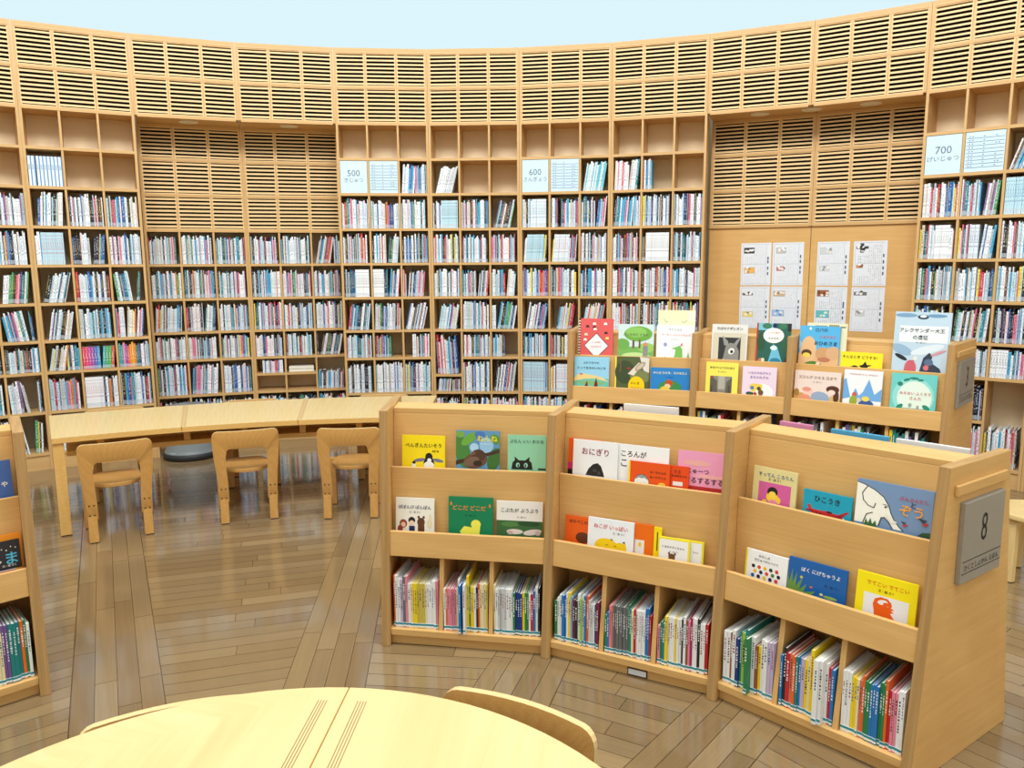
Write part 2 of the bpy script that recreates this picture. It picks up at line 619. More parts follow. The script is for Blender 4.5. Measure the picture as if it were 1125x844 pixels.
EXTRA_SHELF = {(2, 7): {0: 0.62, 1: 0.62}}
for k in range(-2, 12):
    M = bayM(k)
    base = M @ Matrix.Translation((0, 0, 0))
    nm = 'louvred_wall_bay' if k in RECESS_PANEL else 'wall_bookcase'
    root = empty(nm, base, BAYLABEL[k], 'wall bay' if k in RECESS_PANEL else 'bookcase', 'built-in oak bookcases of the round wall')
    h = W / 2 - 0.001
    rec = k in RECESS_SHELF or k in RECESS_PANEL
    tu = 0.019
    # louvre band
    for sx in (-1, 1):
        m = MB(M)
        xa, xb = (-h, -h + tu) if sx < 0 else (h - tu, h)
        m.box(xa, xb, 0, 0.345 if not rec else 0.06, 0 if not rec else 2.80, ZTOP, grain=2)
        m.build('upright', M_WALL, root)
    for z0, z1 in ((ZTOP - 0.022, ZTOP), (3.087, 3.107), (2.788, 2.812)):
        m = MB(M)
        m.box(-h + tu, h - tu, 0.001, 0.06, z0, z1)
        m.build('rail', M_WALL, root)
    for sx in (-1, 1):
        m = MB(M)
        m.box(sx * W / 6 - 0.007, sx * W / 6 + 0.007, 0.002, 0.06, 2.812, ZTOP - 0.022, grain=2)
        m.build('mullion', M_WALL, root)
    xe = [-h + tu, -W / 6 - 0.007, -W / 6 + 0.007, W / 6 - 0.007, W / 6 + 0.007, h - tu]
    for ci in range(3):
        for z0, z1 in ((2.812, 3.087), (3.107, ZTOP - 0.022)):
            louvre(M, root, xe[2 * ci], xe[2 * ci + 1], z0, z1, 0.006)
    m = MB(M)
    m.box(-h, h, 0.0, 0.36, ZTOP, ZTOP + 0.018)
    m.build('top_board', M_WALL, root)
    if not rec:
        for sx in (-1, 1):
            m = MB(M)
            m.box(sx * W / 6 - 0.008, sx * W / 6 + 0.008, 0.004, 0.29, 0.10, 2.79, grain=2)
            m.build('partition', M_WALL, root)
        for r, z in enumerate(ZR):
            if r == 0:
                m = MB(M); m.box(-h + tu, h - tu, 0.06, 0.30, z - .011, z + .011)
                m.build('shelf', M_WALL, root); continue
            segs = [(-h + tu, h - tu)]
            if k == 9 and r == 8: segs = [(-h + tu, W / 6 - .008)]
            if k == 4 and r == 7: segs = [(-W / 6 + .008, h - tu)]
            m = MB(M)
            for a, b in segs:
                m.box(a, b, 0.002, 0.29, z - TS / 2, z + TS / 2)
            if k == 4 and r == 7:
                m.box(-h + tu, -W / 6 - .008, 0.002, 0.29, 0.605, 0.627)
            m.build('shelf', M_WALL, root)
        m = MB(M)
        m.box(-h, h, 0.295, 0.31, 0.0, 2.80, grain=2)
        m.build('back_panel', M_WALLBACK, root)
        m = MB(M)
        m.box(-h + tu, h - tu, 0.012, 0.03, 0, ZR[9] - TS / 2)
        m.build('plinth', M_WALL, root)
    else:
        hr = WR / 2 - 0.001
        m = MB(M)
        m.hexa([(-h, 0.06, 2.79), (h, 0.06, 2.79), (hr, REC + 0.05, 2.79), (-hr, REC + 0.05, 2.79), (-h, 0.06, 2.81), (h, 0.06, 2.81), (hr, REC + 0.05, 2.81), (-hr, REC + 0.05, 2.81)])
        m.build('soffit', M_WALL, root)
        for sx in (-1, 1):
            m = MB(M)
            xa, xb = (-hr, -hr + tu) if sx < 0 else (hr - tu, hr)
            m.box(xa, xb, REC, REC + (0.30 if k in RECESS_SHELF else 0.06), 0 if k in RECESS_SHELF else 1.90, 2.79, grain=2)
            m.build('upright', M_WALL, root)
        for z0, z1 in ((2.768, 2.79), (2.493, 2.513), (2.198, 2.218), (1.898, 1.922)):
            m = MB(M); m.box(-hr + tu, hr - tu, REC + .001, REC + 0.06, z0, z1)
            m.build('rail', M_WALL, root)
        for sx in (-1, 1):
            m = MB(M); m.box(sx * WR / 6 - 0.007, sx * WR / 6 + 0.007, REC + 0.002, REC + 0.06, 1.922, 2.768, grain=2)
            m.build('mullion', M_WALL, root)
        xe = [-hr + tu, -WR / 6 - 0.007, -WR / 6 + 0.007, WR / 6 - 0.007, WR / 6 + 0.007, hr - tu]
        for ci in range(3):
            for z0, z1 in ((1.922, 2.198), (2.218, 2.493), (2.513, 2.768)):
                louvre(M, root, xe[2 * ci], xe[2 * ci + 1], z0, z1, REC + 0.006)
        if k in RECESS_PANEL:
            m = MB(M); m.box(-hr, hr, REC + 0.02, REC + 0.04, 0.0, 1.898, grain=2)
            m.build('notice_panel', M_UNIT, root)
        else:
            for sx in (-1, 1):
                m = MB(M); m.box(sx * WR / 6 - 0.008, sx * WR / 6 + 0.008, REC + 0.004, REC + 0.27, 0.10, 1.898, grain=2)
                m.build('partition', M_WALL, root)
            for r in range(4, 10):
                z = ZR[r]
                m = MB(M); m.box(-hr + tu, hr - tu, REC + 0.002, REC + 0.27, z - TS / 2, z + TS / 2)
                if (k, r) in EXTRA_SHELF:
                    m.box(-hr + tu, WR / 6 - .008, REC + 0.01, REC + 0.27, 0.609, 0.631)
                m.build('shelf', M_WALL, root)
            m = MB(M); m.box(-hr + tu, hr - tu, REC + 0.062, REC + 0.27, 1.899, 1.921)
            m.build('shelf', M_WALL, root)
            m = MB(M); m.box(-hr, hr, REC + 0.275, REC + 0.29, 0, 1.91, grain=2)
            m.build('back_panel', M_WALLBACK, root)
            m = MB(M); m.box(-hr + tu, hr - tu, REC + 0.012, REC + 0.03, 0, ZR[9] - TS / 2)
            m.build('plinth', M_WALL, root)

# round lights set into the recess soffits
for th, lb in ((110.1, 'left white round downlight in the soffit above the recessed bookcases'), (102.6, 'right white round downlight in the soffit above the recessed bookcases'),
               (65.2, 'leftmost white round downlight above the notice panel'), (61.55, 'middle white round downlight above the notice panel'), (57.6, 'rightmost white round downlight above the notice panel')):
    m = MB(Matrix.Translation(pol(6.15, th, 2.786)))
    m.cyl((0, 0, 0), 0.075, 0.004, 28)
    o = m.build('downlight', M_PAGES, origin=Matrix.Translation(pol(6.15, th, 2.786)))
    tag(o, lb, 'downlight', 'downlights in the recess soffits')

# ================================================================ books of the wall
PAL = [((244, 246, 250), 'white', 34), ((226, 236, 244), 'white', 12), ((190, 222, 236), 'pale blue', 9), ((196, 200, 206), 'grey', 5), ((244, 222, 226), 'pale pink', 5),
       ((226, 120, 148), 'pink', 5), ((200, 44, 70), 'red', 5), ((74, 172, 214), 'sky blue', 9), ((36, 92, 170), 'blue', 6), ((26, 34, 66), 'navy', 7),
       ((26, 26, 30), 'black', 11), ((40, 130, 140), 'teal', 5), ((70, 150, 96), 'green', 2), ((240, 220, 90), 'yellow', 2), ((226, 130, 60), 'orange', 1.5),
       ((140, 110, 150), 'purple', 1.5), ((216, 206, 186), 'cream', 4), ((96, 66, 54), 'brown', 3)]
PW = [p[2] for p in PAL]
INK = [(24, 26, 36), (24, 26, 36), (24, 50, 110), (150, 30, 60), (30, 30, 40), (30, 110, 160), (190, 50, 90)]
RAINBOW = [((220, 60, 90), 'red'), ((226, 70, 120), 'pink'), ((196, 70, 150), 'magenta'), ((150, 80, 170), 'purple'), ((90, 110, 190), 'blue'), ((60, 150, 200), 'blue'),
           ((60, 170, 180), 'teal'), ((70, 170, 110), 'green'), ((90, 170, 80), 'green'), ((210, 80, 60), 'red')]
# (bay, row below which shelf, column): list of groups (start, end, lean degrees) as fractions; None = empty
SPEC = {}
for kk in (-1, 0, 3, 4, 5, 6, 9, 10):
    for cc in range(3):
        SPEC[(kk, 0, cc)] = None
        SPEC[(kk, 1, cc)] = None
SPEC[(3, 1, 2)] = [(0.04, 0.55, 4), (0.55, 1, 0)]
SPEC[(4, 1, 0)] = [(0.12, 0.9, 14)]
SPEC[(5, 1, 2)] = [(0.06, 0.86, 9)]
SPEC[(6, 1, 0)] = [(0.02, 0.55, 2), (0.55, 0.93, 6)]
SPEC[(6, 1, 1)] = [(0.02, 0.3, 0)]
SPEC[(9, 1, 2)] = [(0.05, 0.75, 17)]
SPEC[(10, 1, 0)] = [(0, 1, 0)]
SPEC[(4, 2, 2)] = [(0.12, 0.82, 12)]
SPEC[(5, 2, 1)] = [(0, .3, 0), (.36, 1, 0)]
SPEC[(6, 2, 0)] = [(0, .72, 4), (.74, 1, 0)]
SPEC[(0, 2, 0)] = [(0.12, 0.96, 4)]
SPEC[(0, 3, 0)] = [(0, 0.9, 0)]
SPEC[(0, 4, 0)] = [(0.08, 0.84, 13)]
SPEC[(0, 4, 2)] = [(0.12, 0.64, -6), (0.70, 0.9, 5)]
SPEC[(0, 5, 0)] = [(0.12, 0.8, 10)]
SPEC[(0, 5, 2)] = [(0, .3, 0), (0.32, 0.62, 4), (0.62, 0.86, 6)]
SPEC[(0, 6, 0)] = [(0.05, 0.55, 11), (0.6, 1, 0)]
SPEC[(-1, 4, 2)] = [(0.1, 0.85, 7)]
SPEC[(-1, 5, 2)] = [(0.1, 0.8, -8), (0.84, 1, -3)]
SPEC[(-1, 7, 2)] = [(0.05, 0.45, -3), (0.5, 0.62, -8), (0.85, 1, 0)]
SPEC[(-1, 8, 2)] = [(0.02, 0.5, -9), (0.62, 0.86, 3)]
SPEC[(2, 3, 2)] = [(0.1, 0.62, 10), (0.76, 1, 0)]
SPEC[(2, 6, 2)] = [(0.0, .1, 0), (0.12, 0.86, 11)]
SPEC[(2, 7, 0)] = [(0.2, 0.95, 0)]
SPEC[(2, 7, 1)] = None
SPEC[(2, 7, 2)] = [(0.0, 0.95, 2)]
SPEC[(3, 5, 0)] = [(0.08, 0.88, 7)]
SPEC[(3, 5, 1)] = [(0.02, 0.96, 2)]
SPEC[(3, 5, 2)] = [(0.05, 0.75, 12)]
SPEC[(3, 4, 2)] = [(0, .15, 0), (0.18, 0.8, 5)]
SPEC[(3, 6, 1)] = [(0, 0.6, 0)]
SPEC[(3, 6, 2)] = [(0.3, 1, 0)]
SPEC[(4, 5, 0)] = [(0.12, 0.85, 9)]
SPEC[(4, 5, 2)] = [(0, .16, 0), (0.2, 0.85, 9)]
SPEC[(4, 6, 0)] = [(0.02, 0.9, -3)]
SPEC[(4, 6, 2)] = [(0, 0.56, 0)]
SPEC[(4, 7, 0)] = [(0.05, 0.6, 5), (.62, 1, 0)]
SPEC[(4, 7, 2)] = [(0.06, 0.9, 7)]
SPEC[(5, 5, 0)] = [(0.1, 0.85, 9)]
SPEC[(5, 5, 1)] = [(0.2, 0.8, 8)]
SPEC[(5, 5, 2)] = [(0.06, 0.84, 10)]
SPEC[(5, 6, 2)] = [(0, 0.7, 0)]
SPEC[(9, 7, 2)] = None
SERIES = {(3, 4, 0): (0.4, 1.0), (3, 4, 1): (0, 0.35), (5, 7, 0): (0, 0.82), (5, 7, 1): (.2, 1), (0, 3, 0): (.15, .9), (0, 7, 1): (0, 0.5), (5, 3, 0): (.1, .7), (5, 2, 0): (.35, 1),
          (5, 3, 1): (.1, .6), (6, 3, 1): (.1, .9), (4, 2, 0): (.3, 1), (9, 3, 0): (.4, .8), (9, 6, 2): (0, .45), (10, 2, 0): (0, 1), (9, 2, 2): (0, .95), (9, 3, 1): (.3, .6)}
book_list = []          # every wall book: pose, size, colours, words


def fill_cell(k, r, c):
    rec = k in RECESS_SHELF
    y0 = REC if rec else 0.0
    w_ = WR if rec else W
    tu = 0.021
    xs = [(-w_ / 2 + tu, -w_ / 6 - 0.009), (-w_ / 6 + 0.009, w_ / 6 - 0.009), (w_ / 6 + 0.009, w_ / 2 - tu)][c]
    zb = ZR[r + 1] + TS / 2 + 0.0008
    zt = ZR[r] - TS / 2
    if (k, r) == (2, 7) and c < 2: zb = 0.6318
    if (k, r) == (4, 6) and c == 0: zb = 0.6275 + .0008
    if (k, r) == (4, 7) and c == 0: zt = 0.60
    if (k, r) == (9, 8) and c == 2: zt = ZR[7] - .02
    room = zt - zb
    spec = SPEC.get((k, r, c), 'full')
    if spec is None:
        return
    if spec == 'full':
        q = rnd.random()
        spec = [(0, 1, 0)] if q < 0.55 else ([(0, 0.93, 0)] if q < 0.75 else [(0, 0.55, 0), (0.56, 0.93, 5)] if q < 0.9 else [(0.03, 0.9, 4)])
    ser = SERIES.get((k, r, c))
    sercol = None
    cellw = xs[1] - xs[0]
    idx = 0
    cell = []
    hb = room * (0.86 + 0.07 * rnd.random())
    if (k, r) == (2, 7): hb = min(hb, 0.125) if c < 2 else 0.17
    if (k, r, c) == (9, 8, 2): hb = 0.29
    for (fa, fb, lean) in spec:
        a = R_(lean)
        x = xs[0] + fa * cellw + 0.002
        xe = xs[0] + fb * cellw - 0.001
        while True:
            fr = (x - xs[0]) / cellw
            inser = ser and ser[0] <= fr <= ser[1]
            if inser:
                if sercol is None:
                    sercol = (PAL[rnd.choice([0, 1, 2])], rnd.choice(INK), 0.012 + 0.006 * rnd.random())
                p, ink, t = sercol
                hh = hb * 0.98
            else:
                p = rnd.choices(PAL, PW)[0]
                ink = rnd.choice(INK)
                lum = sum(p[0]) / 3
                if lum < 130:
                    ink = rnd.choice([(235, 235, 240), (240, 220, 120), (220, 230, 245)])
                t = rnd.choice([0.005, 0.007, 0.008, 0.009, 0.011, 0.012, 0.014, 0.018])
                hh = hb * (1 - 0.2 * rnd.random() ** 1.6)
            if (k, r, c) == (0, 6, 1):
                q = RAINBOW[min(idx, 9)]; p = (q[0], q[1], 1); ink = (240, 240, 240); t = 0.021; hh = hb * .92
            if (k, r, c) == (0, 6, 2) and idx < 9:
                q = [((60, 170, 180), 'teal'), ((50, 150, 160), 'teal'), ((236, 140, 170), 'pink'), ((150, 60, 170), 'purple'), ((230, 90, 50), 'orange'), ((240, 150, 30), 'orange'), ((240, 170, 40), 'orange'), ((226, 130, 30), 'orange'), ((40, 110, 90), 'green')][idx]
                p = (q[0], q[1], 1); ink = (245, 240, 225); t = 0.016
            if (k, r, c) == (4, 1, 0):
                p = (rnd.choice([(225, 228, 232), (205, 210, 216), (240, 242, 246)]), 'white', 1); ink = (40, 40, 46)
            if (k, r, c) == (5, 1, 2):
                p = rnd.choice([((120, 200, 214), 'pale teal', 1), ((232, 240, 244), 'white', 1)]); ink = (40, 110, 130)
            if (k, r, c) == (6, 1, 0) and fa < .5:
                p = rnd.choice([((230, 90, 100), 'red', 1), ((240, 220, 222), 'pale pink', 1), ((232, 236, 240), 'white', 1)])
            if lean and hh * math.sin(abs(a)) + t > cellw:
                hh = hb * .9
            foot = t / math.cos(a)
            top = hh * math.sin(a)
            lo = x - 0.0005 if lean >= 0 else x - 0.0005
            if lean >= 0:
                px = x + foot                       # pivot at bottom right
                if px > xe or px + top > xs[1] - 0.001:
                    break
            else:
                px = x                              # pivot at bottom left
                if px + foot > xe:
                    break
                if px + top < xs[0] + 0.001:
                    x += 0.004
                    continue
            z_need = hh * math.cos(a) + t * abs(math.sin(a))
            if z_need > room - 0.004:
                hh *= (room - 0.006) / z_need
            d = min(0.15 + 0.05 * rnd.random(), 0.23)
            yo = y0 + 0.012 + 0.018 * rnd.random()
            idx += 1
            cell.append(dict(k=k, r=r, c=c, i=idx, px=px, zb=zb, a=a, sgn=1 if lean >= 0 else -1, t=t - 0.0006, h=hh, d=d, y=yo, sid=(k * 97 + r * 13 + c + 5000) if inser else None, col=p[0], name=p[1], ink=ink))
            x += foot + 0.0002
    book_list.extend(cell)


for kk in (-1, 0, 1, 2, 3, 4, 5, 6, 9, 10):
    for rr in range(3 if kk in RECESS_SHELF else 0, 9):
        for cc in range(3):
            if kk == 10 and cc > 0: continue
            fill_cell(kk, rr, cc)


def book_M(b):
    M = bayM(b['k']) @ Matrix.Translation((b['px'], b['y'], b['zb'])) @ Matrix.Rotation(b['a'], 4, 'Y')
    return M


def book_mesh(m, M, b, n):
    x0, x1 = (-b['t'], 0) if b['sgn'] > 0 else (0, b['t'])
    h, d = b['h'], b['d']
    c1, c2 = rgb(b['col']), rgb(b['ink'])
    n = b['sid'] or n
    pg = rgb(226, 222, 210)
    m.face([(x0, 0, 0), (x1, 0, 0), (x1, 0, h), (x0, 0, h)], 0, c1, [(n + .001, 0), (n + .999, 0), (n + .999, 1), (n + .001, 1)], c2, M)
    m.face([(x0, 0, h), (x1, 0, h), (x1, d, h), (x0, d, h)], 0, pg, None, c2, M)
    m.face([(x0, d, 0), (x0, d, h), (x1, d, h), (x1, d, 0)], 0, pg, None, c2, M)
    m.face([(x0, 0, 0), (x0, 0, h), (x0, d, h), (x0, d, 0)], 0, c1, None, c2, M)
    m.face([(x1, 0, 0), (x1, d, 0), (x1, d, h), (x1, 0, h)], 0, c1, None, c2, M)
    m.face([(x0, 0, 0), (x0, d, 0), (x1, d, 0), (x1, 0, 0)], 0, pg, None, c2, M)


def to_px(p):
    d = Vector(p) - Vector(CAM_LOC)
    z = d.dot(_fw)
    return 562.5 + F_PX * d.dot(_r) / z, 422 - F_PX * d.dot(_u) / z, z


# the 300 that show largest become things of their own, the rest one object
for b in book_list:
    M = book_M(b)
    x, y, z = to_px(M @ Vector((0, 0, b['h'] / 2)))
    vis = 3 < x < 1120
    if x < 425: vis = vis and y < 440 - (x / 425) * 4 + 12 * (x < 55)
    elif x < 625: vis = vis and y < 428
    elif x < 1048: vis = vis and y < 340
    else: vis = vis and y < 486
    b['score'] = b['t'] * b['h'] / z ** 2 if vis else 0
order = sorted(range(len(book_list)), key=lambda i: -book_list[i]['score'])
single = set(order[:300])
rest = MB()
COLW = ['left', 'middle', 'right']
for n, b in enumerate(book_list):
    M = book_M(b)
    if n not in single:
        book_mesh(rest, M, b, n)
        continue
    m = MB()
    book_mesh(m, M, b, n)
    o = m.build('shelf_book', M_SPINE, origin=M)
    row = b['r'] - (2 if b['k'] in RECESS_SHELF else 0)
    lean = 'leaning ' if abs(b['a']) > 0.06 else ''
    tag(o, '%s%s book, %s from left, %s cell, %s row, %s' % (lean, b['name'], ORD[b['i']], COLW[b['c']], ORD[row], BAYNAME[b['k']]), 'book', 'books on the round wall')
ro = rest.build('shelf_books', M_SPINE)
tag(ro, 'rows of thin library books filling the oak wall shelves', 'books')
ro['kind'] = 'stuff'

# white binders of the second bookcase
M = bayM(0)
zb = ZR[2] + TS / 2 + 0.001
xx = -W / 2 + 0.024
for i in range(9):
    t = 0.024
    if i == 2: xx += 0.007
    m = MB()
    Mb = M @ Matrix.Translation((xx + t / 2, 0.02, zb))
    m.box(-t / 2 + .0004, t / 2 - .0004, 0, 0.2, 0, 0.222, col=rgb(228, 238, 246), M=Mb)
    o = m.build('binder', M_TINT, origin=Mb)
    lb = MB()
    lb.box(t / 2 - .0075, t / 2 - 0.0006, -0.0012, -0.0002, 0.0, 0.222, col=rgb(96, 148, 206), M=Mb)
    lb.build('blue_edge', M_TINT, o)
    lb = MB()
    lb.box(-t / 2 + .004, t / 2 - 0.011, -0.0012, -0.0002, 0.12, 0.16, col=rgb(180, 190, 200), M=Mb)
    lb.build('spine_label', M_TINT, o)
    tag(o, 'white binder with a blue edge, %s from left in its row' % ORD[i + 1], 'binder', 'white binders on the wall shelf')
    xx += t + 0.0006
# flat white boards lying in the recessed bookcase
M = bayM(2)
for i in range(2):
    m = MB()
    Mb = M @ Matrix.Translation((0.0, REC + 0.03, 0.6325 + i * 0.027))
    m.box(-0.112, 0.112, 0, 0.2, 0, 0.010, M=Mb); m.box(-0.11, 0.11, 0.004, 0.19, 0.010, 0.025, M=Mb)
    o = m.build('flat_box', M_PAGES, origin=Mb)
    tag(o, ('lower' if i == 0 else 'upper') + ' of two flat cream boxes lying in a low recessed wall cell', 'box', 'flat boxes in the recessed bookcase')

make_text(['500', 'きじゅつ', '600', 'さんぎょう', '700', 'げいじゅつ', '8', '3', 'ひくとしょかん', 'ひくとしょかん えほん',
           'ぺんぎんたいそう', '斉藤 槙', 'ねんね', 'ぷちん いい おかお', 'おにぎり', 'ころんが', 'こ', 'おーちゃんの', 'おーけすとら', 'おばあちゃん', 'うさ', 'にゅーつ', 'するするする',
           'すってん ころりん', 'ひこうき', 'ぶんぶんむし', 'と', 'ぞう', 'ぽぽんぴ ぽんぽん', 'どこだ どこだ', 'こぶたが ぶうぶう', 'はらぺこの', 'ねこが いっぱい', 'くまのテディちゃん', 'ちゃん',
           'わたしの', 'びじゅつかんへいく', 'ぼく にげちゃうよ', 'でてこい でてこい', 'パンたちと ともに', 'ワニくんと', 'パーティーにいったんだ', 'ふたりだけの', 'とっておきのいちにち', 'のんま', 'ロイリー',
           'みんな なかま、なかまだよ', 'ろばのナポレオン', 'ふしぎな森の', 'ものがたり', '大きな木', 'ロバの', 'ジョジョと', 'おひめさま', 'そんなとき どうする?', 'アレクサンダー大王', 'の遠征', '父さんが かえる 日まで',
           'やまのおんがくたいと なかまたち', 'みえない ふくろう', 'さんた', 'あるげつようびのあさ', 'いなかのねずみと', 'まちのねずみ', '文・絵 さく', 'りゃ', 'ま', 'し', 'る', 'は', 'せかいの どうぶつ えほん',
           '作・絵', 'おめん', 'よ'])

# ---- class signs and lists in the wall shelves
INKG = rgb(104, 118, 134)
for k, num, kana in ((3, '500', 'きじゅつ'), (5, '600', 'さんぎょう'), (9, '700', 'げいじゅつ')):
    for c in (0, 1):
        xs = [(-W / 2 + 0.021, -W / 6 - 0.009), (-W / 6 + 0.009, W / 6 - 0.009)][c]
        xc = (xs[0] + xs[1]) / 2
        Mb = bayM(k) @ Matrix.Translation((xc, 0.006, ZR[2] + TS / 2 + 0.001))
        hw, hh = (xs[1] - xs[0]) / 2 - 0.002, ZR[1] - ZR[2] - TS - 0.004
        m = MB()
        m.box(-hw, hw, 0, 0.004, 0, hh, M=Mb)
        o = m.build('shelf_sign' if c == 0 else 'list_sheet', M_WHITE, origin=Mb)
        Mt = Mb @ Matrix.Rotation(R_(90), 4, 'X')
        t = MB()
        if c == 0:
            t.text(num, 0, hh * 0.62, 0.105, INKG, Mt, 0.001)
            t.text(kana, 0, hh * 0.4, 0.2 if len(kana) > 4 else 0.16, INKG, Mt, 0.001)
            t.build('lettering', M_TINT, o)
            tag(o, 'white shelf sign reading %s in grey figures, on the oak wall' % num, 'sign', 'class signs on the wall')
        else:
            rr = random.Random(k)
            for i in range(9):
                z = hh * (0.1 + 0.092 * i)
                t.face([Mt @ Vector(p) for p in ((-hw + .006, z, .001), (hw - .006, z, .001), (hw - .006, z + .0035, .001), (-hw + .006, z + .0035, .001))], 0, rgb(96, 124, 168))
                for j, (xa, n_) in enumerate(((-hw + .02, 2), (-.012, 1), (hw - .06, rr.choice([0, 1, 2])))):
                    for q in range(n_):
                        x = xa + q * .018
                        t.face([Mt @ Vector(p) for p in ((x, z + .01, .001), (x + .01, z + .01, .001), (x + .01, z + .016, .001), (x, z + .016, .001))], 0, rgb(130, 140, 160))
            t.build('printed_rows', M_TINT, o)
            tag(o, 'white ruled subject list standing right of the %s sign' % num, 'list', 'subject lists on the wall')

# ---- eight pupils' sheets on the notice panel
SHT = [(65.3, 0), (62.96, 0), (59.8, 0), (57.28, 0), (65.3, 1), (62.96, 1), (59.8, 1), (57.28, 1)]
PICS = [[((60, 62, 66), 0.1, .83, .34, .13), ((238, 178, 96), .12, .36, .34, .13)], [((190, 190, 190), .12, .82, .3, .12), ((206, 120, 128), .14, .4, .24, .1)],
        [((206, 210, 214), .1, .8, .34, .14), ((214, 216, 220), .1, .4, .3, .12)], [((70, 70, 74), .2, .86, .1, .2), ((70, 70, 74), .08, .86, .36, .05), ((214, 140, 80), .1, .44, .18, .06)],
        [((96, 96, 98), .1, .82, .34, .05), ((236, 214, 110), .12, .34, .34, .12)], [((206, 176, 140), .08, .84, .36, .12), ((150, 190, 236), .06, .38, .38, .14)],
        [((160, 96, 56), .06, .86, .36, .14), ((100, 190, 194), .06, .38, .4, .16)], [((110, 112, 116), .08, .86, .38, .07), ((206, 208, 210), .16, .42, .26, .12)]]
DESC = ['grey and orange drawings', 'a small pink drawing', 'two pale drawings', 'a grey cross drawing', 'a yellow drawing', 'a blue drawing', 'brown and teal drawings', 'a dark grey sketch on top']
for i, (th, row) in enumerate(SHT):
    k = 7 if th > A0 - DA * 8 else 8
    bay = bayM(k)
    p = bay.inverted() @ pol(6.33, th)
    zc = 1.592 if row == 0 else 1.225
    Mb = bay @ Matrix.Translation((p[0], REC + 0.0185, zc)) @ Matrix.Rotation(R_(90), 4, 'X') @ Matrix.Rotation(R_(rnd.uniform(-.6, .6)), 4, 'Z')
    hw, hh = 0.123, 0.178
    m = MB()
    m.box(-hw, hw, -hh, hh, -0.001, 0.0, M=Mb)
    o = m.build('pupil_sheet', M_PAPER, origin=Mb)
    t = MB()
    rr = random.Random(70 + i)

    def rect(x, y, w_, h_, col):
        t.face([Mb @ Vector(q) for q in ((x, y, .0008), (x + w_, y, .0008), (x + w_, y + h_, .0008), (x, y + h_, .0008))], 0, rgb(col))
    ln = (150, 158, 172)
    rect(-hw + .012, -hh + .012, 2 * hw - .024, .0016, ln); rect(-hw + .012, hh - .013, 2 * hw - .024, .0016, ln)
    rect(-hw + .012, -.001, 2 * hw - .05, .002, ln)
    rect(hw - .04, -hh + .012, .0016, 2 * hh - .024, ln); rect(-hw + .012, -hh + .012, .0016, 2 * hh - .024, ln)
    dark = 1.0 if i in (3, 6) else 0.45
    for half_ in (0, 1):
        for cidx in range(11):
            x = hw - .055 - cidx * .0155
            top = (hh - .03) if half_ == 0 else -.012
            low = .01 if half_ == 0 else -hh + .02
            if x < -hw + .11:
                top = top - .085
            y = top
            if x < -hw + .02: continue
            while y > low:
                if rr.random() < 0.8:
                    g = int(238 - 90 * dark * (0.5 + .5 * rr.random()))
                    rect(x, y - .007, .006 * (0.5 + .6 * rr.random()), .0055, (g, g, g + 6))
                y -= .0098
    for yy in (-.09, -.05, .0, .04):
        rect(hw - .03, yy + rr.uniform(-.01, .01), .011, .026, (90, 96, 110))
    for (cc, x, y, w_, h_) in PICS[i]:
        x0 = -hw + x * 2 * hw; y0 = -hh + (y) * 2 * hh - h_ * hh * 1.1
        rect(x0 - .002, y0 - .002, w_ * 2 * hw + .004, h_ * 2 * hh + .004, (150, 150, 156))
        t.face([Mb @ Vector(q) for q in ((x0, y0, .0011), (x0 + w_ * 2 * hw, y0, .0011), (x0 + w_ * 2 * hw, y0 + h_ * 2 * hh, .0011), (x0, y0 + h_ * 2 * hh, .0011))], 0, rgb(cc))
        for q in range(5):
            ex, ey = x0 + rr.random() * w_ * 1.6 * hw, y0 + rr.random() * h_ * 1.6 * hh
            g = rr.choice([(236, 226, 214), tuple(int(v * .7) for v in cc), (240, 240, 240)])
            t.face([Mb @ Vector((ex + .012 * (1 + math.cos(a_)), ey + .009 * (1 + math.sin(a_)), .0013 + q * .0001)) for a_ in [j * math.pi / 4 for j in range(8)]], 0, rgb(g))
    t.build('handwriting', M_TINT, o)
    tag(o, '%s row pupil sheet with %s, on the notice panel' % ('upper' if row == 0 else 'lower', DESC[i]), 'paper sheet', 'pupil sheets on the notice panel')

# ================================================================ display units


def slab(m, seg, z0, ya, yb, z1, Ya, Yb, gap=0.0185, grain=0, mat=0, xr=None):
    """board across a wedge segment: depth ya..yb at z0 and Ya..Yb at z1"""
    M, hang, Rc = seg

    def hw(y):
        return (Rc + y) * math.tan(hang) - gap / math.cos(hang)
    m.hexa([(-hw(ya), ya, z0), (hw(ya), ya, z0), (hw(yb), yb, z0), (-hw(yb), yb, z0), (-hw(Ya), Ya, z1), (hw(Ya), Ya, z1), (hw(Yb), Yb, z1), (-hw(Yb), Yb, z1)], M=M, grain=grain, mat=mat)


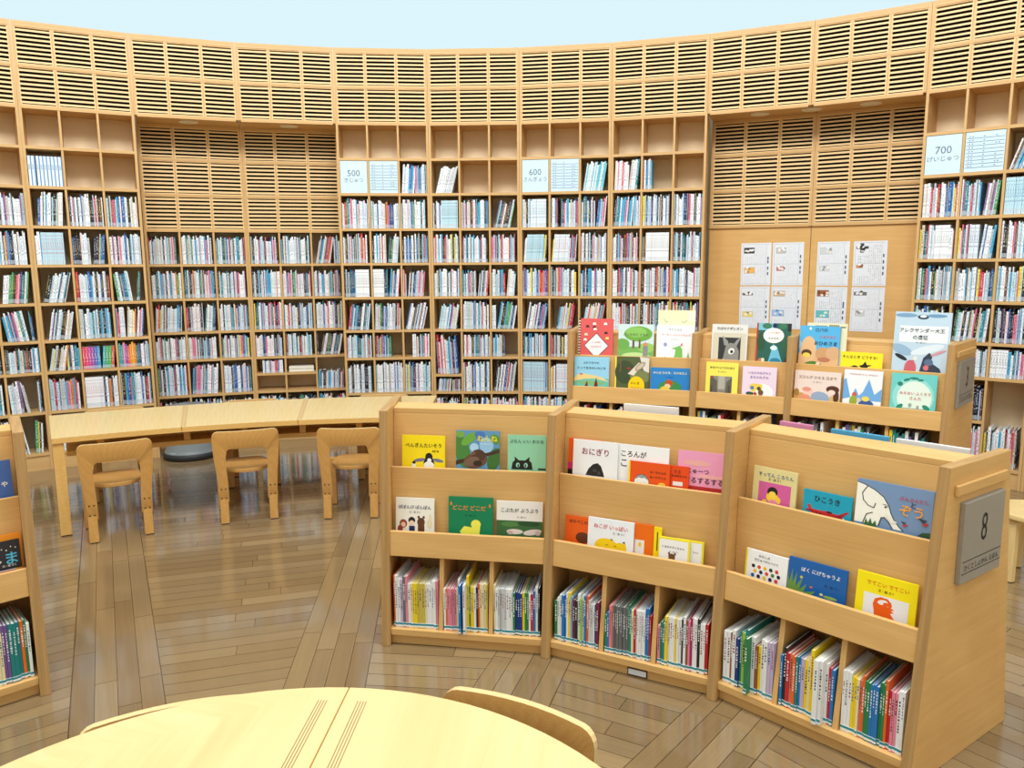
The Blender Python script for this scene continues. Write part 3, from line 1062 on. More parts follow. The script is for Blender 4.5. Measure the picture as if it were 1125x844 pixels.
def display_unit(name, label, ths, R0, prof, P, comps, end_sign=None):
    """ths: panel angles left to right; prof: side profile (r,z); P: heights and depths"""
    mid = (ths[0] + ths[-1]) / 2
    base = radial(mid) @ Matrix.Translation((0, R0 + 0.3, 0))
    root = empty(name, base, label, 'display shelf', 'wooden display shelves for picture books')
    T = 0.036
    for i, th in enumerate(ths):
        endp = i in (0, len(ths) - 1)
        m = MB(radial(th))
        n = len(prof)
        B = [(-T / 2, r, z) for r, z in prof]
        m.prism(B, (T, 0, 0), 0, grain=2, side_mat=1)
        o = m.build('end_panel' if endp else 'divider', [M_UNIT, M_UNITEDGE], root, bevel=0.0025)
        if i == len(ths) - 1 and end_sign:
            num, r0, r1, z0, z1, tr0, tr1, tz0, tz1 = end_sign
            s = MB(radial(th))
            s.box(T / 2, T / 2 + 0.012, tr0, tr1, tz0, tz1, grain=1)
            s.build('grip_rail', M_UNIT, o, bevel=0.003)
            s = MB(radial(th))
            s.box(T / 2, T / 2 + 0.017, r0, r1, z0, z1)
            sp = s.build('sign_plate', M_METAL, o, bevel=0.002)
            sp['label'] = 'grey metal sign plate'
            Mt = radial(th) @ Matrix(((0, 0, 1, T / 2 + 0.0178), (1, 0, 0, 0), (0, 1, 0, 0), (0, 0, 0, 1)))
            t = MB()
            rc, H = (r0 + r1) / 2, z1 - z0
            t.text(num, rc, z0 + H * 0.63, 0.037, rgb(28, 28, 30), Mt, 0, tall=1.5)
            t.text('ひくとしょかん えほん', rc, z0 + H * 0.19, (r1 - r0) * 0.86, rgb(84, 84, 84), Mt, 0, maxh=0.022)
            for q in (0.27, 0.12):
                t.face([Mt @ Vector(v) for v in ((r0 + .004, z0 + H * q, 0), (r1 - .004, z0 + H * q, 0), (r1 - .004, z0 + H * q + .0022, 0), (r0 + .004, z0 + H * q + .0022, 0))], 0, rgb(40, 40, 42))
            t.build('lettering', M_TINT, root)
    for i in range(len(ths) - 1):
        hang = R_((ths[i] - ths[i + 1]) / 2)
        Rc = R0 * math.cos(hang)
        seg = (chord(ths[i], ths[i + 1], R0), hang, Rc)
        D = P['depth']

        def part(nm, *a, **kw):
            m = MB()
            slab(m, seg, *a, **kw)
            return m.build(nm, [M_UNIT, M_UNITEDGE], root, bevel=0.0018)
        part('top_cap', P['cap'] - 0.022, P['yb'], D - P['yb'], P['cap'], P['yb'], D - P['yb'])
        for flip in (0, 1):
            f = (lambda a, b: (a, b)) if not flip else (lambda a, b: (D - b, D - a))
            part('back_panel', P['ut'] - .01, *f(P['yb'] - 0.03, P['yb'] - 0.012), P['cap'] - 0.022, *f(P['yb'], P['yb'] + 0.018))
            part('tray_floor', P['ut'] - 0.022, *f(P['yu'] + .012, P['yb'] - 0.012), P['ut'], *f(P['yu'] + .012, P['yb'] - 0.012))
            part('upper_lip', P['lt'], *f(P['yu'] - .01, P['yu'] + .006), P['ul'], *f(P['yu'], P['yu'] + 0.016))
            part('tray_floor', P['lt'] - 0.018, *f(P['yl'] + .016, P['yu'] + 0.004), P['lt'], *f(P['yl'] + .016, P['yu'] + 0.004))
            part('lower_lip', P['lb'], *f(P['yl'] - .006, P['yl'] + .012), P['ll'], *f(P['yl'] + .004, P['yl'] + 0.022))
        for zc in P['levels']:
            part('bottom_shelf', zc - 0.028, P['ys'], D - P['ys'], zc, P['ys'], D - P['ys'])
        part('plinth', 0.0, P['ys'] + 0.02, P['ys'] + 0.04, P['levels'][-1] - 0.028, P['ys'] + 0.02, P['ys'] + 0.04)
        part('core_panel', P['levels'][-1], D / 2 - 0.008, D / 2 + 0.008, P['lt'] - .018, D / 2 - 0.008, D / 2 + 0.008)
        nc = comps[i]
        for q in range(1, nc):
            M = seg[0]
            wx = 2 * (Rc * math.tan(hang) - 0.018)
            xq = -wx / 2 + wx * q / nc
            tops = [P['lb']] + P['levels'][:-1]
            for zt, zc in zip([P['lt'] - .018] + [l - .028 for l in P['levels'][:-1]], P['levels']):
                m = MB(M)
                m.hexa([(xq - .009, P['ys'] + .012, zc), (xq + .009, P['ys'] + .012, zc), (xq + .009, D / 2 - .008, zc), (xq - .009, D / 2 - .008, zc),
                        (xq - .009, P['yl'] + .018, zt), (xq + .009, P['yl'] + .018, zt), (xq + .009, D / 2 - .008, zt), (xq - .009, D / 2 - .008, zt)], grain=2)
                m.build('partition', M_UNIT, root)
    return root


P8 = dict(depth=0.632, cap=0.985, yb=0.246, yu=0.150, ut=0.66, ul=0.745, lt=0.40, yl=0.05, ll=0.49, lb=0.385, ys=0.012, levels=[0.073])
PROF8 = [(2.155, 0), (2.79, 0), (2.645, 1.0), (2.255, 1.0)]
TH8 = [89.4, 71.3, 53.2, 35.1]
u8 = display_unit('display_shelf', 'curved wooden picture book display with the number 8 plate on its end', TH8, 2.16, PROF8, P8, [3, 3, 3],
                  ('8', 2.33, 2.592, 0.622, 0.882, 2.285, 2.61, 0.908, 0.942))
P3 = dict(depth=0.62, cap=1.155, yb=0.215, yu=0.118, ut=0.955, ul=1.012, lt=0.76, yl=0.035, ll=0.815, lb=0.715, ys=0.012, levels=[0.42, 0.073])
PROF3 = [(4.13, 0), (4.78, 0), (4.64, 1.175), (4.195, 1.175)]
TH3 = [77.0, 66.2, 58.5, 47.2]
u3 = display_unit('display_shelf', 'taller wooden display shelf with the number 3 plate, before the notice panel', TH3, 4.15, PROF3, P3, [3, 2, 3],
                  ('3', 4.262, 4.575, 0.83, 1.08, 4.225, 4.6, 1.105, 1.135))
THL = [142.1, 124.0]
uL = display_unit('display_shelf', 'wooden display shelf cut off by the left edge of the photo', THL, 2.16, PROF8, P8, [3])

# label holder on the plinth of unit 8
M = chord(71.3, 53.2, 2.16)
m = MB(M); m.box(0.005, 0.085, 0.012 + .02 - .004, 0.012 + .02, 0.004, 0.034)
lh = m.build('label_holder', M_SCREW, u8)
m = MB(M); m.box(0.009, 0.081, 0.012 + .02 - .0055, 0.012 + .02 - .004, 0.008, 0.030)
m.build('label_card', M_PAPER, lh)

# ---------------------------------------------------------------- cover-out picture books


def E(col, cx, cy, rx, ry, rot=0.0, n=20):
    c, s = math.cos(R_(rot)), math.sin(R_(rot))
    return (col, [(cx + rx * math.cos(2 * math.pi * i / n) * c - ry * math.sin(2 * math.pi * i / n) * s, cy + rx * math.cos(2 * math.pi * i / n) * s + ry * math.sin(2 * math.pi * i / n) * c) for i in range(n)])


def Q(col, x0, y0, x1, y1):
    return (col, [(x0, y0), (x1, y0), (x1, y1), (x0, y1)])


def ST(col, w, *p):
    out = []
    for (x0, y0), (x1, y1) in zip(p[:-1], p[1:]):
        d = math.hypot(x1 - x0, y1 - y0) or 1
        nx, ny = -(y1 - y0) / d * w / 2, (x1 - x0) / d * w / 2
        ex, ey = (x1 - x0) / d * w * .3, (y1 - y0) / d * w * .3
        out.append((col, [(x0 + nx - ex, y0 + ny - ey), (x0 - nx - ex, y0 - ny - ey), (x1 - nx + ex, y1 - ny + ey), (x1 + nx + ex, y1 + ny + ey)]))
    return out


def PG(col, *p):
    return (col, list(p))


def cover_book(M, x0, x1, ztop, zb, y, tilt, thick, col, label, texts=(), art=(), spine=None, roll=0.0, simple=False):
    """book leaning back in a tray; art in fractions of width and of height (0 bottom, 1 top)"""
    w_, h_ = x1 - x0, (ztop - zb) / math.cos(R_(tilt))
    Mb = M @ Matrix.Translation(((x0 + x1) / 2, y, zb + 0.0007 + thick * math.sin(R_(tilt)))) @ Matrix.Rotation(R_(-tilt), 4, 'X') @ Matrix.Rotation(R_(roll), 4, 'Y')
    c1 = rgb(col)
    m = MB()
    b = 0.0022
    hw = w_ / 2
    m.box(-hw, hw, 0, b, 0, h_, col=c1, M=Mb)
    m.box(-hw, hw, thick - b, thick, 0, h_, col=c1, M=Mb)
    m.box(-hw, -hw + b, b, thick - b, 0, h_, col=rgb(spine) if spine else c1, M=Mb)
    o = m.build('picture_book', M_PRINT, origin=Mb)
    p = MB()
    p.box(-hw + b, hw - 0.002, b + .0002, thick - b - .0002, 0.003, h_ - 0.003, M=Mb)
    p.build('pages', M_PAGES, o)
    Mt = Mb @ Matrix.Translation((-hw, 0, 0)) @ Matrix.Rotation(R_(90), 4, 'X')
    if art or spine:
        a = MB()
        n = 0
        items = list(art)
        if spine:
            items = [Q(spine, 0, 0, 0.04, 1)] + items
        for cc, pts in items:
            n += 1
            pts = [(min(max(px, 0.0), 1.0), min(max(py, 0.0), 1.0)) for px, py in pts]
            ar = sum(pts[i][0] * pts[(i + 1) % len(pts)][1] - pts[(i + 1) % len(pts)][0] * pts[i][1] for i in range(len(pts)))
            if ar < 0: pts = pts[::-1]
            a.face([Mt @ Vector((px * w_, py * h_, 0.0003 + n * 0.00006)) for px, py in pts], 0, rgb(cc))
        a.build('cover_picture', M_PRINT, o)
    if texts:
        t = MB()
        zt_ = 0.0005 + 0.00006 * (len(art) + 2)
        for s, cx, cy, tw, cc in texts:
            tw = min(tw, .3) if s == '文・絵 さく' else tw
            t.text(s, cx * w_, cy * h_, tw * w_, rgb(cc), Mt, zt_, maxh=0.0095 if s == '文・絵 さく' else None)
        t.build('title', M_PRINT, o)
    tag(o, label, 'book', 'cover-out picture books')
    return o


S8 = [chord(TH8[i], TH8[i + 1], 2.16) for i in range(3)]
S3 = [chord(TH3[i], TH3[i + 1], 4.15) for i in range(3)]
SL = chord(THL[0], THL[1], 2.16)


def U8(s, x0, x1, zt, col, label, texts=(), art=(), dy=0.0, spine=None, thick=0.009, roll=0.0):
    return cover_book(S8[s], x0, x1, zt, P8['ut'], 0.184 - dy, 5.0, thick, col, label, texts, art, spine, roll)


def L8(s, x0, x1, zt, col, label, texts=(), art=(), dy=0.0, spine=None, thick=0.009, roll=0.0):
    return cover_book(S8[s], x0, x1, zt, P8['lt'], 0.108 - dy, 5.4, thick, col, label, texts, art, spine, roll)


BLK, WHT = (24, 22, 24), (246, 246, 246)
# --- unit 8, upper tray
U8(0, -0.31, -0.119, 0.873, (252, 224, 20), 'yellow picture book with a penguin, upper tray of the number 8 display',
   [('ぺんぎんたいそう', .5, .80, .84, BLK), ('斉藤 槙', .78, .685, .16, BLK)],
   [E((120, 122, 140), .42, .50, .15, .035, 8), E((120, 122, 140), .84, .50, .13, .035, -8), E(WHT, .63, .38, .115, .20), E(BLK, .63, .565, .085, .085), PG(BLK, (.55, .55), (.49, .42), (.63, .50)), PG(BLK, (.71, .55), (.77, .42), (.63, .50)),
    E(WHT, .64, .50, .05, .04), E(WHT, .28, .38, .045, .07), E(BLK, .28, .445, .04, .03)])
U8(0, -0.07, 0.12, 0.9, (96, 150, 190), 'picture book with a photo of a brown animal on a branch, upper tray',
   [('ねんね', .72, .865, .46, (246, 226, 60)), ('文・絵 さく', .68, .77, .22, WHT)],
   [E((150, 196, 230), .7, .75, .16, .14), E((70, 130, 60), .15, .62, .17, .3, 20), E((110, 170, 60), .3, .85, .2, .08, 30), E((60, 110, 50), .88, .5, .14, .22, -30), E((120, 170, 70), .1, .93, .1, .06), E((176, 210, 236), .42, .7, .1, .08), E((90, 150, 60), .9, .86, .12, .08, -20),
    E((70, 120, 190), .55, .93, .12, .06), PG((66, 44, 32), (0, .38), (1, .62), (1, .68), (.4, .54), (0, .46)), E((104, 74, 56), .45, .47, .28, .14, 10), E((78, 52, 42), .52, .56, .16, .11), E((120, 92, 76), .36, .45, .18, .08, 15), E((50, 34, 28), .5, .42, .1, .05), PG((120, 84, 62), (.3, .54), (.42, .66), (.46, .58))])
U8(0, 0.155, 0.318, 0.887, (146, 208, 172), 'mint green picture book with black cat ears, upper tray',
   [('ぷちん いい おかお', .5, .885, .9, (60, 84, 84))],
   [PG(BLK, (.10, .36), (.13, .49), (.19, .53), (.18, .60), (.30, .53), (.46, .53), (.58, .60), (.57, .53), (.63, .49), (.66, .36)), E((150, 214, 190), .27, .44, .05, .045), E((150, 214, 190), .48, .44, .05, .045), E(BLK, .28, .43, .02, .03), E(BLK, .47, .43, .02, .03), Q(BLK, .8, .36, 1, .39)])
U8(1, -0.332, -0.18, 0.883, (236, 96, 24), 'orange picture book mostly hidden behind the white rice ball book', (), [Q((214, 40, 120), 0, .36, .3, .55), Q(BLK, 0, .30, .4, .42)], dy=-0.013, thick=.008)
U8(1, -0.303, -0.108, 0.885, (244, 244, 246), 'white picture book with a black rice ball and crimson title, upper tray',
   [('おにぎり', .5, .80, .6, (150, 24, 64))], [PG((28, 28, 32), (.30, .36), (.36, .48), (.46, .57), (.56, .60), (.64, .55), (.70, .42), (.72, .36)), E((60, 60, 64), .5, .46, .05, .03), E((70, 70, 74), .6, .42, .03, .03)], dy=.004)
U8(1, -0.112, 0.099, 0.882, (246, 246, 246), 'white picture book with brushed black title behind the orange one, upper tray', [('ころんが', .32, .84, .5, BLK), ('こ', .13, .66, .12, BLK)], (), dy=-.006, thick=.008)
U8(1, -0.057, 0.111, 0.824, (236, 84, 20), 'orange picture book with yellow spine, front of the upper tray', [('おーちゃんの', .72, .78, .38, BLK), ('おーけすとら', .72, .66, .38, BLK)],
   [E(BLK, .33, .5, .185, .205), E((240, 240, 238), .33, .5, .175, .19), PG((150, 154, 160), (.17, .56), (.22, .66), (.33, .70), (.44, .66), (.49, .56), (.4, .62), (.33, .60), (.26, .62)), E((244, 200, 60), .82, .50, .09, .05)], dy=.014, spine=(250, 216, 30))
U8(1, 0.02, 0.183, 0.821, (234, 74, 20), 'orange picture book tucked behind another orange one, upper tray', [('うさ', .72, .86, .16, BLK), ('おばあちゃん', .77, .76, .38, BLK)], [Q((240, 240, 236), .62, .52, .86, .62)], dy=.0035, thick=.0085)
U8(1, 0.135, 0.322, 0.882, (240, 160, 196), 'pink picture book at the right end of the upper tray, middle section', [('にゅーつ', .42, .66, .46, BLK), ('するするする', .55, .50, .8, BLK)], [Q((190, 50, 50), 0, .33, 1, .40), E((240, 176, 170), .4, .8, .3, .05), E((244, 182, 180), .7, .58, .3, .03)], dy=-.008, thick=.008)
U8(2, -0.312, -0.145, 0.861, (228, 214, 150), 'cream picture book with a child on a magenta square, upper tray', [('すってん ころりん', .52, .875, .8, (20, 80, 150)), ('文・絵 さく', .5, .80, .3, BLK)],
   [Q((214, 96, 160), .14, .2, .88, .74), E((250, 214, 60), .47, .48, .14, .10), E(BLK, .47, .58, .12, .09), E((250, 216, 80), .47, .52, .09, .07), E((250, 206, 70), .3, .38, .06, .04), PG((240, 150, 180), (.4, .34), (.6, .34), (.56, .44), (.44, .44)), E((250, 206, 70), .62, .44, .05, .06)])
U8(2, -0.118, 0.052, 0.814, (20, 160, 190), 'teal picture book with a red aeroplane, upper tray', [('ひこうき', .5, .83, .52, BLK)],
   [PG((210, 40, 44), (.10, .66), (.15, .68), (.20, .58), (.40, .575), (.56, .60), (.60, .57), (.74, .56), (.84, .50), (.86, .42), (.78, .38), (.5, .37), (.28, .44), (.14, .54)), PG((176, 30, 40), (.42, .46), (.66, .50), (.90, .66), (.96, .66), (.74, .44)), E((60, 30, 40), .56, .575, .06, .025), E(WHT, .855, .46, .025, .05), Q((120, 40, 60), .28, .50, .33, .53), Q((120, 40, 60), .36, .50, .41, .53), PG((176, 30, 40), (.06, .56), (.2, .56), (.24, .52), (.1, .52))])
U8(2, 0.063, 0.300, 0.886, (120, 150, 190), 'grey blue picture book with a white elephant, upper tray', [('ぶんぶんむし', .76, .83, .38, (200, 40, 60)), ('と', .76, .755, .06, BLK), ('ぞう', .74, .66, .3, (246, 166, 50))],
   [PG((250, 248, 238), (0, .95), (.1, .93), (.25, .87), (.37, .79), (.45, .67), (.48, .58), (.53, .49), (.60, .41), (.66, .36), (.52, .36), (.46, .45), (.40, .50), (.35, .48), (.33, .36), (0, .36))] +
   ST((40, 46, 56), .012, (0, .95), (.1, .93), (.25, .87), (.37, .79), (.45, .67), (.48, .58), (.53, .49), (.60, .41), (.66, .36)) +
   ST((40, 46, 56), .012, (.14, .905), (.08, .80), (.10, .70), (.17, .63), (.25, .61), (.27, .68)) + ST((40, 46, 56), .012, (.52, .36), (.46, .45), (.40, .50), (.36, .49)) +
   ST((40, 46, 56), .012, (.36, .49), (.33, .36)) + ST((40, 46, 56), .012, (.12, .36), (.16, .50), (.24, .54)) +
   [PG((244, 240, 226), (.40, .54), (.50, .44), (.58, .46), (.50, .50), (.43, .57)), E(BLK, .405, .655, .016, .012, 20)] + ST(BLK, .008, (.37, .69), (.41, .685), (.44, .66)) +
   [PG((60, 110, 60), (.14, .34), (.16, .44), (.19, .37), (.22, .45), (.25, .37), (.29, .43), (.31, .34)), E((190, 60, 60), .68, .45, .035, .015, 15), E((190, 60, 60), .93, .52, .04, .02, 15), PG((60, 70, 80), (.62, .50), (.66, .46), (.69, .49)), PG((60, 70, 80), (.82, .60), (.9, .53), (.95, .58)),
    PG((50, 90, 60), (.84, .34), (.9, .40), (1, .42), (1, .34))])
# --- unit 8, lower tray
L8(0, -0.322, -0.152, 0.615, (244, 240, 228), 'white picture book with a row of small animals, lower tray', [('ぽぽんぴ ぽんぽん', .5, .82, .84, (30, 40, 110)), ('文・絵 さく', .5, .72, .4, (110, 110, 110))],
   [E((150, 70, 50), .2, .48, .1, .085), E((240, 200, 170), .2, .46, .06, .05), E((30, 30, 34), .42, .55, .09, .07), E((240, 214, 190), .42, .49, .07, .06), E((96, 60, 36), .66, .52, .1, .09), E((96, 60, 36), .60, .62, .03, .03), E((96, 60, 36), .73, .62, .03, .03), Q((96, 60, 36), .58, .3, .75, .46), E((236, 220, 186), .88, .5, .07, .09), E((236, 220, 186), .9, .62, .03, .07), Q((30, 50, 90), .35, .3, .5, .44), E((150, 70, 50), .12, .38, .07, .07)])
L8(0, -0.089, 0.103, 0.629, (10, 128, 84), 'green picture book with a yellow bird, lower tray', [('どこだ どこだ', .47, .80, .74, (244, 140, 70)), ('文・絵 さく', .5, .66, .36, (10, 80, 60))],
   [E((248, 238, 90), .62, .50, .11, .085), PG((248, 238, 90), (.26, .36), (.36, .46), (.52, .44), (.62, .56), (.72, .5), (.70, .30), (.3, .30)), E((220, 130, 50), .06, .87, .025, .035), E((220, 130, 50), .93, .85, .025, .035)])
L8(0, 0.119, 0.314, 0.62, (240, 234, 226), 'picture book with a white title strip over a photo of pigs, lower tray', [('こぶたが ぶうぶう', .5, .83, .8, BLK), ('文・絵 さく', .55, .7, .2, BLK)],
   [Q((60, 104, 60), 0, 0, 1, .63), E((84, 130, 70), .3, .56, .2, .05), E((40, 80, 46), .7, .58, .24, .05), E((232, 214, 204), .4, .42, .18, .05), E((232, 214, 204), .78, .42, .2, .055, 8), E((206, 180, 170), .3, .4, .06, .04), E((210, 184, 176), .9, .41, .06, .05)])
L8(1, -0.307, -0.148, 0.578, (236, 96, 24), 'orange picture book behind the yellow cat book, lower tray', [('はらぺこの', .36, .88, .5, BLK)], [E((96, 50, 30), .5, .52, .2, .13)], dy=-.0065, thick=.008)
L8(1, -0.203, -0.01, 0.588, (242, 246, 250), 'white picture book with a yellow cat and red title, lower tray', [('ねこが いっぱい', .5, .84, .74, (220, 40, 60)), ('文・絵 さく', .68, .72, .3, (120, 120, 130))],
   [E((246, 208, 30), .42, .42, .26, .17), E((246, 208, 30), .72, .42, .14, .12), PG((246, 208, 30), (.78, .5), (.82, .57), (.85, .48)), PG(BLK, (.5, .6), (.54, .55), (.56, .58)), PG(BLK, (.76, .55), (.82, .58), (.82, .53)), Q(BLK, .40, .445, .46, .455), Q(BLK, .58, .445, .64, .455)], dy=.003)
L8(1, -0.06, 0.067, 0.587, (240, 112, 20), 'orange picture book with a small white square right of the cat book, lower tray', (), [Q((238, 236, 228), .42, .2, .72, .66), E((240, 196, 50), .58, .56, .05, .05)], dy=-.0065, thick=.008)
L8(1, 0.069, 0.1, 0.583, (250, 222, 20), 'thin bright yellow book edge between orange and bear books, lower tray', (), [Q((90, 80, 20), .4, .5, .55, .9)], dy=-.0055, thick=.010)
L8(1, 0.094, 0.216, 0.556, (248, 232, 60), 'white picture book with a brown bear and yellow border, lower tray', [('くまのテディちゃん', .48, .77, .72, BLK), ('文・絵 さく', .5, .66, .4, (120, 120, 120))],
   [Q((246, 246, 244), 0.03, .0, .94, .95), E((110, 78, 44), .44, .54, .11, .075), E((110, 78, 44), .35, .61, .035, .035), E((110, 78, 44), .54, .61, .035, .035), E((110, 78, 44), .44, .42, .15, .1), E((130, 94, 56), .3, .38, .07, .05)], dy=.009)
L8(1, 0.16, 0.266, 0.553, (248, 230, 50), 'white picture book with yellow border tucked behind the bear book, lower tray', [('ちゃん', .72, .72, .2, BLK)], [Q((246, 246, 244), 0.0, .0, .93, .96)], dy=-.003)
L8(2, -0.288, -0.127, 0.57, (246, 246, 246), 'white picture book with rows of small coloured shapes, lower tray', [('わたしの', .45, .90, .26, BLK), ('びじゅつかんへいく', .5, .81, .56, BLK)],
   [E(c_, .2 + .14 * i + .05 * (j % 2), .66 - .1 * j, .042, .04) for j, row_ in enumerate([[(30, 30, 40), (220, 70, 40), (240, 190, 40), (30, 60, 50), (210, 60, 50)], [(240, 190, 40), (30, 40, 90), (220, 70, 40), (60, 130, 60), (30, 30, 40)], [(30, 90, 160), (30, 30, 40), (240, 200, 60), (30, 40, 90), (226, 60, 40)], [(60, 130, 60), (220, 70, 40), (30, 30, 40), (200, 80, 140), (30, 60, 50)]]) for i, c_ in enumerate(row_)],
   spine=(250, 226, 30))
L8(2, -0.124, 0.080, 0.583, (24, 96, 170), 'blue picture book with grass along its lower left, lower tray', [('ぼく にげちゃうよ', .56, .82, .66, WHT), ('文・絵 さく', .76, .62, .3, (20, 50, 100))],
   [PG((110, 150, 70), (0, .36), (.0, .75), (.03, .5), (.08, .8), (.09, .5), (.16, .74), (.15, .46), (.26, .66), (.22, .42), (.34, .56), (.3, .4), (.5, .46), (.42, .36)), E((214, 200, 60), .24, .66, .025, .025), E((230, 220, 150), .6, .44, .03, .025), E((214, 120, 60), .42, .52, .025, .02), E((150, 180, 90), .75, .42, .12, .03)])
L8(2, 0.111, 0.298, 0.6, (252, 232, 24), 'yellow picture book with an orange animal on white, lower tray', [('でてこい でてこい', .52, .85, .7, (220, 84, 40)), ('文・絵 さく', .5, .755, .26, BLK)],
   [Q((240, 240, 240), .14, .1, .88, .68), PG((238, 96, 24), (.34, .2), (.33, .40), (.30, .52), (.33, .61), (.42, .655), (.54, .65), (.60, .60), (.62, .55), (.60, .52), (.665, .50), (.61, .475), (.66, .455), (.60, .43), (.66, .36), (.80, .24), (.80, .2)), E((240, 240, 240), .46, .575, .085, .04, 12), E((238, 96, 24), .52, .555, .05, .03), E((246, 140, 90), .55, .53, .02, .012)])
# --- rear tray of unit 8: tops showing over the cap
for s, x0, x1, zt, col, lb in ((2, 0.10, 0.33, 0.992, (240, 240, 242), 'white picture book in the rear tray, its top edge showing over the number 8 display'),
                               (2, -0.13, 0.075, 0.993, (90, 176, 220), 'light blue picture book in the rear tray of the number 8 display'),
                               (2, -0.33, -0.20, 0.994, (226, 150, 190), 'pink picture book in the rear tray of the number 8 display'),
                               (1, -0.165, 0.072, 1.008, (238, 236, 238), 'white picture book in the rear tray behind the rice ball book')):
    Mr = S8[s] @ Matrix.Translation((0, P8['depth'], 0)) @ Matrix.Rotation(math.pi, 4, 'Z')
    cover_book(Mr, -x1, -x0, zt, P8['ut'], 0.176, 4.5, .012, col, lb)

# --- unit 3


def U3(s, x0, x1, zt, col, label, texts=(), art=(), dy=0.0, spine=None, thick=0.009):
    return cover_book(S3[s], x0, x1, zt, P3['ut'], 0.146 - dy, 5.0, thick, col, label, texts, art, spine)


def L3(s, x0, x1, zt, col, label, texts=(), art=(), dy=0.0, spine=None, thick=0.009):
    return cover_book(S3[s], x0, x1, zt, P3['lt'], 0.074 - dy, 5.0, thick, col, label, texts, art, spine)


U3(0, -0.366, -0.137, 1.246, (222, 92, 92), 'red ring-bound picture book with a white diamond, upper tray of the number 3 display', [('ふしぎな森の', .52, .47, .28, (200, 60, 70)), ('ものがたり', .52, .37, .3, (200, 60, 70))],
   [Q(BLK, 0, 0, .05, 1)] + [Q(WHT, .0, .03 + .06 * i, .045, .055 + .06 * i) for i in range(16)] + [PG(BLK, (.16, .39), (.52, .68), (.88, .39), (.52, .10)), PG((248, 240, 240), (.18, .39), (.52, .66), (.86, .39), (.52, .12))] +
   [PG(c_, (x, y), (x + .11, y), (x + .09, y + .05), (x + .02, y + .05)) for c_, x, y in (((250, 246, 240), .4, .86), ((60, 40, 50), .4, .78), ((250, 246, 240), .72, .86), ((60, 40, 50), .2, .8), ((250, 230, 200), .16, .62), ((60, 40, 50), .74, .66), ((250, 226, 120), .78, .54), ((250, 246, 240), .14, .5), ((60, 40, 50), .2, .12), ((60, 40, 50), .8, .1), ((250, 246, 240), .42, .74))])
U3(0, -0.101, 0.128, 1.214, (206, 226, 226), 'picture book with a large green tree and a boy, upper tray', [('パンたちと ともに', .5, .74, .7, (60, 70, 60))],
   [Q((120, 176, 90), 0, 0, 1, .44), E((110, 170, 80), .12, .5, .2, .14), E((150, 200, 100), .8, .42, .24, .12), E((110, 170, 70), .56, .76, .4, .19), E((140, 196, 96), .5, .8, .3, .13), Q((110, 80, 60), .4, .4, .46, .6), Q((110, 80, 60), .58, .4, .63, .62), E((196, 220, 150), .5, .2, .4, .1), E((220, 130, 110), .77, .5, .06, .05), Q((140, 140, 140), .70, .2, .84, .46), Q((96, 90, 90), .72, .05, .82, .2)])
U3(0, 0.15, 0.383, 1.306, (236, 228, 190), 'tall cream picture book behind the green dragon book, upper tray', (), ST((150, 180, 130), .012, (.16, .84), (.22, .78), (.26, .80)) + ST((150, 180, 130), .012, (.64, .80), (.7, .77), (.78, .82)) + [Q((60, 60, 60), .86, .9, .96, .94), Q((250, 244, 214), .82, .8, 1, .98)], dy=-.013)
U3(0, 0.146, 0.380, 1.212, (244, 246, 246), 'white picture book with a green crocodile, upper tray', [('ワニくんと', .5, .89, .36, (70, 110, 120)), ('パーティーにいったんだ', .52, .76, .8, (206, 70, 90)), ('文・絵 さく', .5, .65, .3, (150, 150, 160))],
   [PG((120, 190, 90), (.42, .1), (.5, .26), (.52, .40), (.4, .42), (.54, .47), (.64, .50), (.7, .40), (.72, .1)), PG((220, 90, 100), (.64, .5), (.7, .58), (.70, .48)), PG((120, 190, 90), (.8, .1), (.86, .34), (.92, .1)), E((220, 110, 90), .24, .14, .07, .08), Q((206, 80, 110), .22, .0, .4, .12), E((160, 160, 206), .24, .52, .05, .05)], dy=.003)
U3(1, -0.204, 0.013, 1.226, (226, 224, 218), 'picture book with a grey donkey in a dark window, upper tray', [('ろばのナポレオン', .5, .905, .72, (40, 40, 44))],
   [Q((214, 206, 184), .04, 0, .96, .8), Q((50, 52, 56), .2, 0, .82, .70), PG((150, 148, 144), (.3, .74), (.36, .52), (.5, .5), (.46, .62)), PG((150, 148, 144), (.84, .74), (.7, .5), (.62, .54), (.7, .64)), PG((140, 138, 134), (.3, 0), (.4, .48), (.52, .58), (.68, .56), (.78, .4), (.78, 0)), PG((200, 198, 192), (.26, .0), (.34, .22), (.5, .12), (.52, 0)), E((232, 232, 228), .57, .39, .09, .07, 20), E(BLK, .58, .38, .04, .035)])
U3(1, 0.066, 0.266, 1.24, (40, 96, 84), 'dark green forest picture book with a red spine and oval label, upper tray', [('ふしぎな森の', .5, .80, .34, (190, 120, 40)), ('大きな木', .5, .68, .3, (40, 60, 50))],
   [Q((120, 190, 210), .05, .85, .5, 1), E((60, 120, 90), .3, .94, .14, .06), E((60, 120, 90), .75, .94, .12, .06), E((20, 30, 90), .52, .95, .06, .05), E((40, 84, 60), .14, .6, .12, .2), E((44, 96, 70), .88, .55, .12, .2), PG((110, 190, 220), (.5, .56), (.62, .5), (.8, .14), (.8, 0), (.36, 0), (.36, .14)), E((220, 240, 244), .52, .48, .1, .05), E((40, 130, 160), .58, .2, .16, .07), E((250, 248, 240), .5, .74, .3, .16), E((180, 130, 80), .16, .16, .1, .1), E((240, 220, 190), .22, .22, .05, .04), E((90, 50, 40), .92, .2, .08, .08), E((150, 60, 50), .1, .04, .12, .05), Q((40, 36, 36), .9, .84, 1, 1)], spine=(200, 40, 40))
